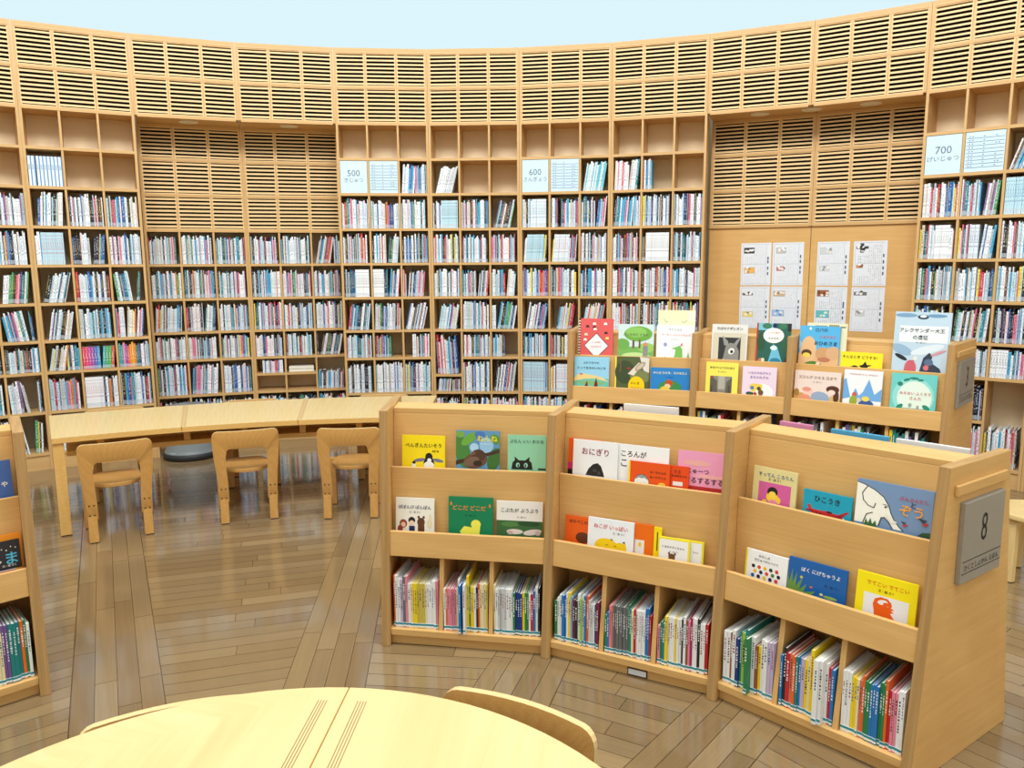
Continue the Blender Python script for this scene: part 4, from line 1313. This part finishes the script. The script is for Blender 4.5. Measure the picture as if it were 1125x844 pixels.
U3(2, -0.362, -0.137, 1.25, (230, 222, 190), 'cream picture book with brown twigs behind the blue sky one, upper tray', (), [Q((120, 130, 90), .2, .92, .5, .95), Q((150, 140, 100), .55, .90, .8, .97), Q((60, 60, 50), .84, .92, .96, .94)], dy=-.012)
U3(2, -0.397, -0.170, 1.233, (84, 176, 226), 'picture book with sandy hills under a blue sky, upper tray', [('ロバの', .54, .92, .3, (40, 60, 90)), ('ジョジョと', .7, .78, .4, (226, 60, 70)), ('おひめさま', .66, .64, .56, (24, 26, 40))],
   [Q((222, 178, 132), 0, 0, 1, .42), E((226, 186, 142), .24, .5, .2, .28), E((206, 156, 112), .62, .42, .2, .14), E((214, 170, 128), .86, .44, .18, .14), PG((150, 196, 230), (0, .5), (0, .7), (.08, .6)), E((80, 130, 50), .38, .14, .24, .12), E((90, 60, 40), .2, .42, .13, .08), E((240, 210, 90), .2, .38, .1, .05), E((240, 236, 226), .26, .94, .03, .03), E((186, 120, 90), .64, .3, .16, .05), E((250, 206, 190), .5, .2, .05, .05)], dy=.003)
U3(2, -0.157, 0.065, 1.094, (248, 226, 40), 'low yellow picture book with black leaping figures, upper tray', [('そんなとき どうする?', .46, .80, .84, BLK)],
   [PG(BLK, (.2, .36), (.34, .46), (.44, .42), (.4, .36)), PG(BLK, (.45, .45), (.54, .5), (.6, .64), (.64, .5), (.76, .5), (.66, .42), (.64, .34), (.52, .36))])
U3(2, 0.112, 0.388, 1.33, (190, 212, 228), 'large pale blue picture book with horse riders, tallest in the upper tray', [('アレクサンダー大王', .5, .735, .8, (26, 32, 44)), ('の遠征', .48, .635, .27, (26, 32, 44)), ('文・絵 さく', .5, .56, .4, (120, 130, 140))],
   [E((120, 160, 190), .2, .95, .2, .03), E((40, 60, 80), .5, .93, .10, .035), E((226, 236, 240), .5, .94, .06, .02), E((110, 150, 186), .74, .95, .18, .025), Q((232, 238, 240), .1, .56, .96, .80), E((150, 180, 206), .16, .45, .2, .07, -15), E((220, 230, 238), .62, .46, .3, .06, 12), E((210, 110, 120), .34, .19, .11, .11), PG((200, 96, 110), (.2, .1), (.3, .3), (.4, .3), (.46, .08)), E((238, 226, 214), .42, .33, .035, .03), PG((50, 60, 80), (.5, .12), (.56, .34), (.66, .42), (.72, .38), (.7, .28), (.86, .2), (.94, .06), (.6, .06)), E((90, 110, 140), .66, .28, .08, .05), E((210, 110, 120), .62, .2, .05, .04), E((30, 36, 50), .16, .34, .12, .03, -20), E((210, 150, 160), .82, .42, .14, .02, 18), E((40, 44, 56), .1, .08, .12, .03), E((40, 44, 56), .5, .06, .14, .03)], thick=.012)
L3(0, -0.376, -0.146, 1.001, (150, 206, 232), 'picture book with a beach and dark red sails, lower tray of the number 3 display', [('ふたりだけの', .48, .84, .46, (40, 60, 90)), ('とっておきのいちにち', .5, .70, .8, (24, 40, 70))],
   [Q((110, 190, 170), 0, 0, 1, .42), PG((232, 206, 140), (0, .42), (.1, .52), (.3, .54), (.6, .5), (.8, .46), (1, .34), (.6, .42), (.3, .40), (0, .34)), E((130, 180, 120), .5, .3, .4, .05), E((200, 80, 60), .2, .53, .05, .02), PG((120, 28, 36), (.26, .1), (.38, .36), (.42, .1)), PG((120, 28, 36), (.54, .08), (.64, .46), (.72, .08)), E((90, 170, 190), .2, .18, .2, .03)])
L3(0, -0.107, 0.112, 1.01, (84, 96, 60), 'dark green picture book with a round yellow badge, lower tray', [('のんま', .6, .33, .26, BLK), ('ロイリー', .66, .2, .34, BLK)],
   [E((60, 76, 50), .3, .6, .3, .3), E((120, 130, 84), .75, .5, .3, .16), PG((224, 216, 206), (.72, 1), (1, .98), (1, .6), (.84, .66)), PG((226, 214, 200), (.38, .56), (.7, .86), (.78, .8), (.56, .52)), E((170, 150, 130), .74, .76, .18, .075, 35), E((206, 190, 170), .74, .76, .13, .045, 35), E((150, 60, 50), .40, .7, .06, .03), Q((110, 90, 60), .14, .6, .18, 1), E((250, 204, 20), .64, .26, .24, .245)], spine=(246, 226, 70))
L3(0, 0.123, 0.367, 0.947, (40, 130, 200), 'blue picture book with a red haired child in a bush, lower tray', [('みんな なかま、なかまだよ', .5, .83, .86, (244, 236, 200)), ('文・絵 さく', .5, .68, .24, (20, 60, 130))],
   [E((60, 140, 80), .5, .32, .3, .26), E((90, 160, 90), .3, .22, .1, .14), E((190, 80, 40), .48, .48, .1, .12), E((240, 200, 170), .44, .38, .08, .08), E((240, 200, 70), .38, .22, .13, .16), E((240, 206, 180), .48, .18, .08, .1)])
L3(1, -0.216, -0.020, 0.996, (244, 230, 96), 'yellow picture book with a grey street scene, lower tray', [('あるげつようびのあさ', .5, .86, .76, (40, 40, 44)), ('文・絵 さく', .5, .755, .66, (90, 90, 80))],
   [Q((140, 136, 124), .14, 0, .82, .64), PG((96, 92, 84), (.14, 0), (.14, .64), (.36, .52), (.38, .2), (.3, 0)), PG((96, 92, 84), (.82, 0), (.82, .62), (.66, .5), (.62, .2), (.7, 0)), Q((176, 174, 160), .40, .3, .6, .64), E((160, 60, 50), .2, .6, .05, .03), Q((70, 68, 66), .18, .1, .22, .4), Q((70, 68, 66), .72, .1, .76, .4)])
L3(1, 0.007, 0.206, 0.981, (236, 214, 232), 'pale pink picture book with mice round a yellow table, lower tray', [('いなかのねずみと', .5, .83, .66, (150, 120, 170)), ('まちのねずみ', .5, .71, .54, (150, 120, 170))],
   [E((250, 248, 246), .6, .3, .32, .24), PG((244, 206, 80), (.2, .46), (.3, .54), (.6, .52), (.6, .34), (.3, .3)), E((80, 130, 170), .3, .42, .06, .05), E((90, 70, 60), .5, .4, .06, .06), E((40, 90, 70), .24, .26, .12, .05), E((110, 84, 60), .56, .3, .08, .08), E((200, 60, 60), .4, .26, .05, .05), E((40, 44, 60), .5, .2, .16, .03), E((240, 236, 226), .44, .33, .05, .04)])
L3(2, -0.392, -0.133, 0.976, (236, 216, 206), 'wide picture book with two people lying on leaves, lower tray', [('父さんが かえる 日まで', .5, .83, .82, (150, 130, 110)), ('文・絵 さく', .5, .71, .4, (150, 130, 130))],
   [E((206, 160, 90), .16, .2, .2, .2), E((190, 150, 80), .44, .14, .2, .12), E((214, 180, 110), .88, .18, .16, .2), E((240, 200, 190), .32, .42, .12, .1), E((226, 150, 130), .28, .5, .1, .06), E((226, 150, 120), .26, .2, .14, .16), E((150, 170, 196), .58, .3, .2, .16, -10), E((90, 50, 40), .84, .54, .14, .1), E((90, 50, 40), .92, .36, .06, .18), E((244, 216, 204), .82, .46, .08, .07), E((170, 130, 60), .06, .4, .06, .1)])
L3(2, -0.117, 0.085, 1.0, (238, 240, 242), 'white picture book with blue mountains and a small car, lower tray', [('やまのおんがくたいと なかまたち', .5, .90, .72, (200, 60, 60))],
   [PG((110, 170, 224), (0, .3), (0, .75), (.06, .8), (.2, .35)), PG((110, 170, 224), (.2, .3), (.32, .58), (.42, .4), (.52, .5), (.66, .80), (.82, .45), (1, .6), (1, .3)), E((206, 90, 70), .3, .42, .06, .06), E((150, 170, 60), .28, .26, .1, .14), E((60, 90, 150), .62, .2, .2, .12), E((240, 210, 90), .6, .34, .1, .06), E((50, 60, 80), .5, .12, .06, .06), E((50, 60, 80), .76, .12, .06, .06), E((220, 200, 180), .42, .3, .05, .06)])
L3(2, 0.13, 0.354, 1.0, (110, 204, 200), 'teal picture book with a pale centre and leafy border, lower tray', [('みえない ふくろう', .54, .56, .68, (206, 90, 90)), ('さんた', .56, .45, .26, (206, 90, 90))],
   [E((150, 220, 214), .5, .48, .46, .44), E((226, 240, 228), .53, .46, .38, .38), E((40, 130, 110), .34, .86, .08, .03, 20), E((40, 130, 110), .5, .90, .1, .03), E((40, 130, 110), .2, .76, .06, .05), E((40, 130, 110), .64, .87, .07, .025), E((40, 140, 110), .22, .24, .09, .05, 40), E((40, 140, 110), .8, .26, .09, .05, -30), E((40, 140, 110), .84, .12, .08, .05), E((40, 140, 110), .18, .12, .08, .04), Q((110, 130, 120), .26, .21, .8, .222), E((150, 170, 160), .45, .29, .04, .05), E((150, 170, 160), .62, .26, .03, .04)])
# --- left unit
cover_book(SL, 0.16, 0.338, 0.878, P8['ut'], 0.184, 5, .01, (70, 106, 176), 'blue picture book in the upper tray of the display at the left photo edge', [('りゃ', .78, .60, .26, WHT)], [E((180, 120, 90), .1, .42, .06, .05)])
cover_book(SL, 0.17, 0.334, 0.612, P8['lt'], 0.109, 5, .009, (244, 150, 40), 'orange picture book behind the black one, display at the left photo edge', (), [])
cover_book(SL, 0.14, 0.325, 0.592, P8['lt'], 0.095, 5, .009, (44, 44, 50), 'black picture book with coloured letters, display at the left photo edge', [('ま', .84, .66, .2, (90, 190, 226)), ('し', .58, .66, .16, (236, 236, 226)), ('る', .34, .66, .2, (240, 206, 70)), ('は', .5, .86, .18, (236, 96, 130)), ('文・絵 さく', .78, .52, .24, WHT)],
           [Q((240, 150, 40), 0, .36, 1, .44), E((246, 226, 120), .5, .58, .06, .06), Q((200, 50, 60), .3, .40, .9, .425), Q((240, 240, 240), .3, .425, .9, .44)] + [E((240, 240, 220), .6 + .08 * i, .88 - .03 * (i % 3), .012, .012) for i in range(5)])

# ---------------------------------------------------------------- spine-out picture books in the lower compartments
KOL = dict(o=((232, 106, 40), 'orange'), w=((240, 240, 240), 'white'), l=((200, 180, 210), 'lilac'), k=((40, 40, 44), 'black'), g=((110, 112, 114), 'dark grey'), p=((230, 140, 160), 'pink'), c=((236, 222, 176), 'cream'),
           y=((246, 214, 30), 'yellow'), h=((206, 186, 80), 'khaki'), b=((40, 120, 190), 'blue'), n=((30, 60, 130), 'navy'), t=((30, 130, 130), 'teal'), G=((40, 130, 80), 'green'), r=((200, 40, 50), 'red'),
           m=((120, 40, 70), 'maroon'), s=((226, 120, 100), 'salmon'), M=((170, 40, 110), 'magenta'), B=((150, 90, 60), 'brown'), L=((160, 200, 70), 'lime'), e=((206, 210, 212), 'pale grey'), u=((120, 170, 210), 'light blue'), v=((120, 90, 150), 'purple'))
# colour letter, then relative height 1-9 (1 = .20 m, 9 = .285 m), optional ! = pulled forward
COMPS8 = [
    ['o8 w8 w7 l7 g8 p8 w6 c6 y6 y6 h6 h6 h6 c6 w6 w6 w7 w7 p7', 'w5 o5 p5 p5 p5 p5 c5 w8 b7! b7 w7! y9 G6 y6 y6 w6 k6 o7 c7 c7 c7 h7', 'c7 w6 e6 e6 e6 e6 w6 w6 w6 G5 n5 n5 n5 y5 G5 G5 w5 r5 b6 w7 k7'],
    ['G4 w5 w6 b6 b6 w7 y7 u6 m5 k5 w7 L6 w7 b7 o7 e6 e5 w5 n5 m6', 'G3 b4 p6 s6 g6 g6 g6 g6 g6 g6 g6 g6 G7 t6 c6 r6 w6 w6 w6 w6 w6 b7 b7 r5', 'p3 G4 t4 y6 w6 w6 w6 y6 w6 w6 k6 w7 B6 p6 M7 w7 w7 k7 w6 w6 r6'],
    ['w6 w6 B6 w7 n5 t7 L7 t8 G7! w7 B5 y5 w7 w7 l7 l7', 'b5 k7 r6 s6 o6 t6 b6 l6 y6 c7 y9 G6 w8! w8! w7 r6 b6', 'w7 w7 w7 y6 y6 c6 s6 o7 G6 G6 b6 b6 b6 G7 G7 o8 r6 p6 p6 w7 w7']]
SECW = ['left', 'middle', 'right']


def kid_spines(M, hang, Rc, nc, q, spec, P, zs, zmax, where, seed, front=0.03):
    rr = random.Random(seed)
    wx = 2 * (Rc * math.tan(hang) - 0.0185 / math.cos(hang))
    a = -wx / 2 + wx * q / nc + (0.010 if q else 0.004)
    b = -wx / 2 + wx * (q + 1) / nc - (0.010 if q < nc - 1 else 0.004)
    items = spec.split()
    raw = [(1.0 + 0.6 * rr.random()) * (1.3 if '!' in s else 1) for s in items]
    sc = (b - a - 0.006) / sum(raw)
    ts = [min(v * sc, 0.016) for v in raw]
    x = a + 0.003
    for i, (s, t) in enumerate(zip(items, ts)):
        col, cn = KOL[s[0]]
        h = min((0.110 if P is P8 else 0.135) + 0.0145 * int(s[1]) + 0.004 * rr.random(), zmax - zs - 0.012)
        d = 0.175 + 0.03 * rr.random()
        y = front + 0.008 * rr.random() - (0.028 if '!' in s else 0)
        Mb = M @ Matrix.Translation((x + t / 2, y, zs + 0.0008))
        hw = t / 2 - 0.0003
        m = MB()
        c1 = rgb(col)
        bt = min(0.0016, t * .2)
        m.box(-hw, hw, 0, 0.0022, 0, h, col=c1, M=Mb)
        m.box(-hw, -hw + bt, 0.0022, d, 0, h, col=c1, M=Mb)
        m.box(hw - bt, hw, 0.0022, d, 0, h, col=c1, M=Mb)
        # printed spine: bars standing for the vertical title
        ink = rgb((245, 245, 245) if sum(col) < 400 else rr.choice([(40, 40, 44), (150, 40, 60), (40, 80, 140)]))
        z = h * (0.82 + .1 * rr.random())
        zl = h * (0.35 + .3 * rr.random())
        while z > zl:
            gl = 0.004 + 0.004 * rr.random()
            ww = hw * (0.2 + 0.3 * rr.random())
            m.face([Mb @ Vector(v) for v in ((-ww, -0.0003, z - gl), (ww, -0.0003, z - gl), (ww, -0.0003, z), (-ww, -0.0003, z))], 0, ink)
            z -= gl + 0.002 + 0.004 * rr.random()
        o = m.build('picture_book', M_PRINT, origin=Mb)
        p = MB()
        p.box(-hw + bt + .0001, hw - bt - .0001, 0.0025, d - 0.003, 0.003, h - 0.003, M=Mb)
        p.build('pages', M_PAGES, o)
        tp = MB()
        tp.box(-hw - .0002, hw + .0002, -0.0006, 0.0, 0.004, 0.022, col=rgb(240, 244, 246), M=Mb)
        tp.box(-hw - .0002, hw + .0002, -0.0010, -0.0006, 0.012, 0.020, col=rgb(20, 140, 160), M=Mb)
        tp.build('label_tape', M_PRINT, o)
        hd = 'tall ' if int(s[1]) >= 8 else ''
        tag(o, '%s%s picture book, %s from left, %s' % (hd, cn, ORD[i + 1], where), 'book', 'spine-out picture books in the display shelves')
        x += t


hang8 = R_(9.05)
for s in range(3):
    for q in range(3):
        kid_spines(S8[s], hang8, 2.16 * math.cos(hang8), 3, q, COMPS8[s][q], P8, P8['levels'][0], P8['lt'] - .018,
                   '%s compartment, %s section of number 8 display' % (SECW[q], SECW[s]), 100 + s * 3 + q)
kid_spines(SL, hang8, 2.16 * math.cos(hang8), 3, 2, 'k6 k6 g6 t6 t6 t6 c6 c6 c6 v8 v8 t8 t8 t8 o8 G8 w7', P8, P8['levels'][0], P8['lt'] - .018, 'display at the left photo edge', 120)
KEYS3 = 'wtkbgwGkrwveyhnw'
for s in range(3):
    hang = R_((TH3[s] - TH3[s + 1]) / 2)
    nc = [3, 2, 3][s]
    for q in range(nc):
        rr = random.Random(200 + s * 5 + q)
        spec = ' '.join(rr.choice(KEYS3) + str(rr.choice([6, 7, 8, 9, 9])) for _ in range(11))
        kid_spines(S3[s], hang, 4.15 * math.cos(hang), nc, q, spec, P3, P3['levels'][0], P3['lt'] - .018,
                   '%s compartment, %s section of number 3 display' % (['left', 'middle', 'right'][q] if nc == 3 else ['left', 'right'][q], SECW[s]), 210 + s * 5 + q, front=0.05)

# ================================================================ tables
# long curved table: three tops in a row
T0, T1 = 121.35, 90.2
lt = empty('long_table', Matrix.Translation(pol(4.55, (T0 + T1) / 2, 0)), 'long curved pale wooden reading table along the wall shelves', 'table')
seams = [T0, 111.5, 101.7, T1]
ZT = 0.605
for j in range(3):
    m = MB()
    N = 14
    a0, a1 = seams[j] - (0.02 if j else 0), seams[j + 1] + (0.02 if j < 2 else 0)
    pts = []
    for i in range(N + 1):
        th = a0 + (a1 - a0) * i / N
        for (r, z) in ((4.12, ZT - .032), (4.97, ZT - .032), (4.97, ZT), (4.12, ZT)):
            pts.append(pol(r, th, z))
    fs, ms = [], []
    for i in range(N):
        b = 4 * i
        for q in range(4):
            fs.append((b + q, b + (q + 1) % 4, b + 4 + (q + 1) % 4, b + 4 + q)); ms.append(0 if q == 2 else 1)
    fs += [(3, 2, 1, 0), (4 * N, 4 * N + 1, 4 * N + 2, 4 * N + 3)]; ms += [1, 1]
    # u along the depth of the table: boards run across it
    m.solid(pts, fs, 0, (1, 1, 1, 1), 1, ms)
    o = m.build('table_top', [M_TABLE, M_TABLE_EDGE], lt)
    if j:
        m = MB()
        for e in (-0.24, 0.0):
            ths = seams[j] + e
            m.solid([pol(4.14, ths - .1, ZT + .0003), pol(4.14, ths + .1, ZT + .0003), pol(4.95, ths + .1, ZT + .0003), pol(4.95, ths - .1, ZT + .0003)], [(0, 1, 2, 3)])
        m.build('inlay_strip', M_INLAY, o)
for r0_, r1_, z0_, z1_, nm in ((4.30, 4.80, 0.452, 0.482, 'under_shelf'), (4.50, 4.53, 0.482, ZT - .032, 'apron_panel')):
    m = MB()
    a0, a1 = T0 - 1.0, T1 + 1.0
    N = 30
    pts, fs = [], []
    for i in range(N + 1):
        th = a0 + (a1 - a0) * i / N
        pts += [pol(r0_, th, z0_), pol(r1_, th, z0_), pol(r1_, th, z1_), pol(r0_, th, z1_)]
    for i in range(N):
        b = 4 * i
        fs += [(b + q, b + (q + 1) % 4, b + 4 + (q + 1) % 4, b + 4 + q) for q in range(4)]
    fs += [(3, 2, 1, 0), (4 * N, 4 * N + 1, 4 * N + 2, 4 * N + 3)]
    m.solid(pts, fs, 0, (1, 1, 1, 1), 0)
    m.build(nm, M_TABLE_EDGE, lt)
for th in (T0 - 3.5, 111.2, 106.5, 101.5, 96.5, T1 + 3.5):
    m = MB(radial(th)); m.box(-.02, .02, 4.31, 4.34, 0.482, ZT - .032, grain=2)
    m.build('bracket', M_TABLE_EDGE, lt)
for th in (T0 - .45, 90.7):
    for r in (4.16, 4.93):
        m = MB(radial(th)); m.box(-.03, .03, r - .03, r + .03, 0.006, ZT - .032, grain=2)
        o = m.build('leg', M_TABLE_EDGE, lt, bevel=.003)
        m = MB(radial(th)); m.box(-.026, .026, r - .026, r + .026, 0, 0.006)
        m.build('foot_pad', M_DARK, o)
# round table in the foreground: two half-round tables pushed together
RC, RR = Vector((0.1095, 0.0134, 0)), 0.759
SANG = R_(86.6)
for side in (1, -1):
    Mt = Matrix.Translation(RC) @ Matrix.Rotation(SANG - math.pi / 2, 4, 'Z') @ Matrix.Translation((0.02, 0, 0))
    lb = 'right half of the round pale wooden table in the foreground' if side > 0 else 'left half of the round pale wooden table in the foreground'
    ht = empty('half_round_table', Mt @ Matrix.Translation((side * .35, 0, 0)), lb, 'table', 'half-round tables in the foreground')
    m = MB(Mt)
    N = 48
    pts = [(side * 0.0007, -RR, 0.593)] + [(side * max(.0007, RR * math.cos(-math.pi / 2 + math.pi * i / N)), RR * math.sin(-math.pi / 2 + math.pi * i / N), 0.593) for i in range(1, N)] + [(side * .0007, RR, 0.593)]
    if side < 0: pts = pts[::-1]
    m.prism(pts, (0, 0, 0.022), 0, grain=1, side_mat=1)
    tp = m.build('table_top', [M_TABLE, M_TABLE_EDGE], ht, bevel=.003)
    m = MB(Mt)
    for i in range(4):
        x = side * (0.036 + 0.0065 * i)
        m.solid([(x - .0011, -.68, .6154), (x + .0011, -.68, .6154), (x + .0011, .70, .6154), (x - .0011, .70, .6154)], [(0, 1, 2, 3)])
    m.build('inlay_strip', M_STRIPE, tp)
    for (x, y) in ((side * .08, .6), (side * .08, -.6), (side * .56, .25), (side * .56, -.25)):
        m = MB(Mt); m.box(x - .025, x + .025, y - .025, y + .025, 0.005, 0.593, grain=2)
        o = m.build('leg', M_TABLE_EDGE, ht, bevel=.003)
        m = MB(Mt); m.box(x - .022, x + .022, y - .022, y + .022, 0, 0.005)
        m.build('foot_pad', M_DARK, o)
    m = MB(Mt)
    m.box(min(side * .08, side * .1), max(side * .08, side * .1), -.575, .575, .52, .593, grain=1)
    m.build('apron_rail', M_TABLE_EDGE, ht)

# ================================================================ chairs and stools


def chair_parts(M):
    """low child's chair; local y points from the back to the front, x to the right seen from behind"""
    parts = []
    # seat: rounded front
    m = MB(M)
    pts = []
    n = 28
    for i in range(n):
        a = 2 * math.pi * i / n
        e = 0.62 if math.sin(a) > 0 else 0.8
        cx, sy = math.cos(a), math.sin(a)
        pts.append((0.137 * math.copysign(abs(cx) ** e, cx) * (1 + .25 * max(0, 0)), 0.185 + 0.172 * math.copysign(abs(sy) ** e, sy), 0.312))
    m.prism(pts, (0, 0, 0.023), 0, grain=1, side_mat=0)
    parts.append(('seat', m, M_CHAIR, 0.004, []))
    # backrest: bent plywood arch with two arms
    outer, inner = [], []
    L = [(-.176, .14), (-.177, .24), (-.183, .33), (-.194, .43), (-.199, .50), (-.198, .555)]
    I = [(-.116, .14), (-.117, .24), (-.121, .33), (-.125, .39), (-.124, .43), (-.117, .455)]
    for i in range(5):
        a = math.pi - i * math.pi / 8
        L.append((-.163 + .035 * math.cos(a), .557 + .035 * math.sin(a)))
        I.append((-.095 + .024 * math.cos(a), .456 + .024 * math.sin(a)))
    for i in range(1, 4):
        L.append((-.163 + .163 * i / 4, .592)); I.append((-.095 + .095 * i / 4, .480))
    L.append((0, .592)); I.append((0, .480))
    Lr = [(-x, z) for x, z in L[:-1]][::-1]
    Ir = [(-x, z) for x, z in I[:-1]][::-1]
    outer, inner = L + Lr, I + Ir

    def yy(x, z):
        k = max(0.0, min(1.0, (z - .3) / .2))
        return -0.02 - 0.05 * (z - .3) - 0.035 * k * (1 - (x / .2) ** 2) + .02 * k
    m = MB(M)
    n = len(outer)
    pts = []
    for (xo, zo), (xi, zi) in zip(outer, inner):
        pts += [(xo, yy(xo, zo), zo), (xi, yy(xi, zi), zi), (xi, yy(xi, zi) + .018, zi), (xo, yy(xo, zo) + .018, zo)]
    fs, ms = [], []
    for i in range(n - 1):
        b = 4 * i
        for q in range(4):
            fs.append((b + q, b + 4 + q, b + 4 + (q + 1) % 4, b + (q + 1) % 4)); ms.append(0 if q in (0, 2) else 1)
    fs += [(0, 1, 2, 3), (4 * n - 1, 4 * n - 2, 4 * n - 3, 4 * n - 4)]; ms += [1, 1]
    m.solid(pts, fs, 0, (1, 1, 1, 1), 0, ms, smooth={4 * i + q for i in range(n - 1) for q in (0, 2)})
    screws = []
    for sx in (-1, 1):
        s = MB(M)
        for dx in (-.013, .013):
            for z in (.165, .225):
                x = sx * .147 + dx
                y = yy(x, z)
                s.box(x - .004, x + .004, y - .0012, y + .002, z - .004, z + .004)
        screws.append(('screws', s, M_SCREW))
    parts.append(('backrest', m, [M_CHAIR, M_TABLE], 0.002, screws))
    for sx in (-1, 1):
        m = MB(M)
        x0, x1 = sx * .147 - .025, sx * .147 + .025
        m.hexa([(x0, -.030, .005), (x1, -.030, .005), (x1, .006, .005), (x0, .006, .005), (x0, .003, .312), (x1, .003, .312), (x1, .036, .312), (x0, .036, .312)], grain=2)
        f = MB(M); f.box(x0 + .003, x1 - .003, -.027, .003, 0, .005)
        parts.append(('leg', m, M_CHAIR, .003, [('foot_pad', f, M_DARK)]))
        m = MB(M)
        x0, x1 = sx * .163 - .025, sx * .163 + .025
        m.hexa([(x0, .28, .005), (x1, .28, .005), (x1, .315, .005), (x0, .315, .005), (x0, .255, .33), (x1, .255, .33), (x1, .295, .33), (x0, .295, .33)], grain=2)
        f = MB(M); f.box(x0 + .003, x1 - .003, .283, .312, 0, .005)
        parts.append(('leg', m, M_CHAIR, .003, [('foot_pad', f, M_DARK)]))
    return parts


def make_chair(x, y, ang, label, group='low children\'s chairs'):
    M = frame(x, y, 0, ang)
    root = empty('child_chair', M, label, 'chair', group)
    for nm, m, mat, bev, subs in chair_parts(M):
        o = m.build(nm, mat, root, bevel=bev)
        for sn, sm, smat in subs:
            sm.build(sn, smat, o)
    return root


def copy_thing(src, M, label):
    r = src.copy()
    COL.objects.link(r)
    r.matrix_world = M
    r['label'] = label
    WM[r.name] = M
    for ch in list(src.children):
        c_ = ch.copy(); COL.objects.link(c_); c_.parent = r
        for g in list(ch.children):
            d_ = g.copy(); COL.objects.link(d_); d_.parent = c_
    return r


ch = make_chair(-1.772, 3.515, R_(30), 'low wooden chair nearest the left end of the long table, back to us')
bpy.context.view_layer.update()
copy_thing(ch, frame(-1.109, 3.82, 0, R_(20)), 'low wooden chair in the middle of the long table\'s near side')
copy_thing(ch, frame(-0.472, 3.868, 0, R_(3)), 'low wooden chair at the long table just left of the number 8 display')
for th, lb in ((116.7, 'chair beyond the long table, leftmost, only its back top showing'), (106.2, 'chair beyond the long table, middle one, only its back top showing'), (95.0, 'chair beyond the long table, rightmost, partly behind the number 8 display')):
    p = pol(5.10, th)
    copy_thing(ch, frame(p[0], p[1], 0, R_(th - 90 + 180)), lb)
# chairs tucked under the round table
for px, py, dx, dy, lb in ((0.566, 0.709, 0.48, 0.877, 'wooden chair at the right of the foreground round table, curved back facing away'),
                           (-0.215, 0.700, -0.36, 0.933, 'wooden chair at the left of the foreground round table, back just above its rim')):
    copy_thing(ch, frame(px, py, 0, math.atan2(-dy, -dx) - math.pi / 2), lb)

# round-topped wooden stool at the right edge
p = pol(4.28, 41.6)
Ms = Matrix.Translation(p)
st = empty('round_stool', Ms, 'round wooden stool behind the number 8 end panel, at the right photo edge', 'stool')
m = MB(Ms); m.cyl((0, 0, .332), .178, .028, 40)
m.build('seat', M_TABLE, st, bevel=.004)
for i in range(3):
    a = R_(200 + 120 * i)
    Ml = Ms @ Matrix.Rotation(a, 4, 'Z')
    m = MB(Ml)
    m.prism([(.125, -.025, .004), (.155, -.025, .004), (.155, -.025, .29), (.147, -.025, .318), (.125, -.025, .331), (.05, -.025, .331), (.05, -.025, .312), (.112, -.025, .304), (.125, -.025, .28)], (0, .05, 0), 0, grain=2)
    o = m.build('leg', M_TABLE, st, bevel=.003)
    m = MB(Ml); m.box(.127, .153, -.022, .022, 0, .004)
    m.build('foot_pad', M_DARK, o)

# grey kick stool by the wall
p = pol(5.95, 111.5)
Mk = Matrix.Translation(p)
m = MB(Mk)
m.lathe([(0.0, .010), (.205, .010), (.212, .055), (.208, .062), (.196, .085), (.166, .385), (.166, .41)], 40)
ks = m.build('kick_stool', M_GREY, origin=Mk)
tag(ks, 'round grey plastic kick stool standing by the wall behind the long table', 'step stool')
m = MB(Mk); m.lathe([(.206, .0), (.222, .004), (.226, .028), (.222, .050), (.213, .052)], 40)
m.build('rubber_bumper', M_DARK, ks)
m = MB(Mk); m.lathe([(.166, .405), (.172, .41), (.172, .432), (.160, .442), (0.0, .442)], 40)
m.build('step_top', M_GREY, ks)
m = MB(Mk @ Matrix.Rotation(R_(250), 4, 'Z')); m.box(.195, .2095, -.03, .03, .063, .0655)
m.build('sticker', M_WHITE, ks)
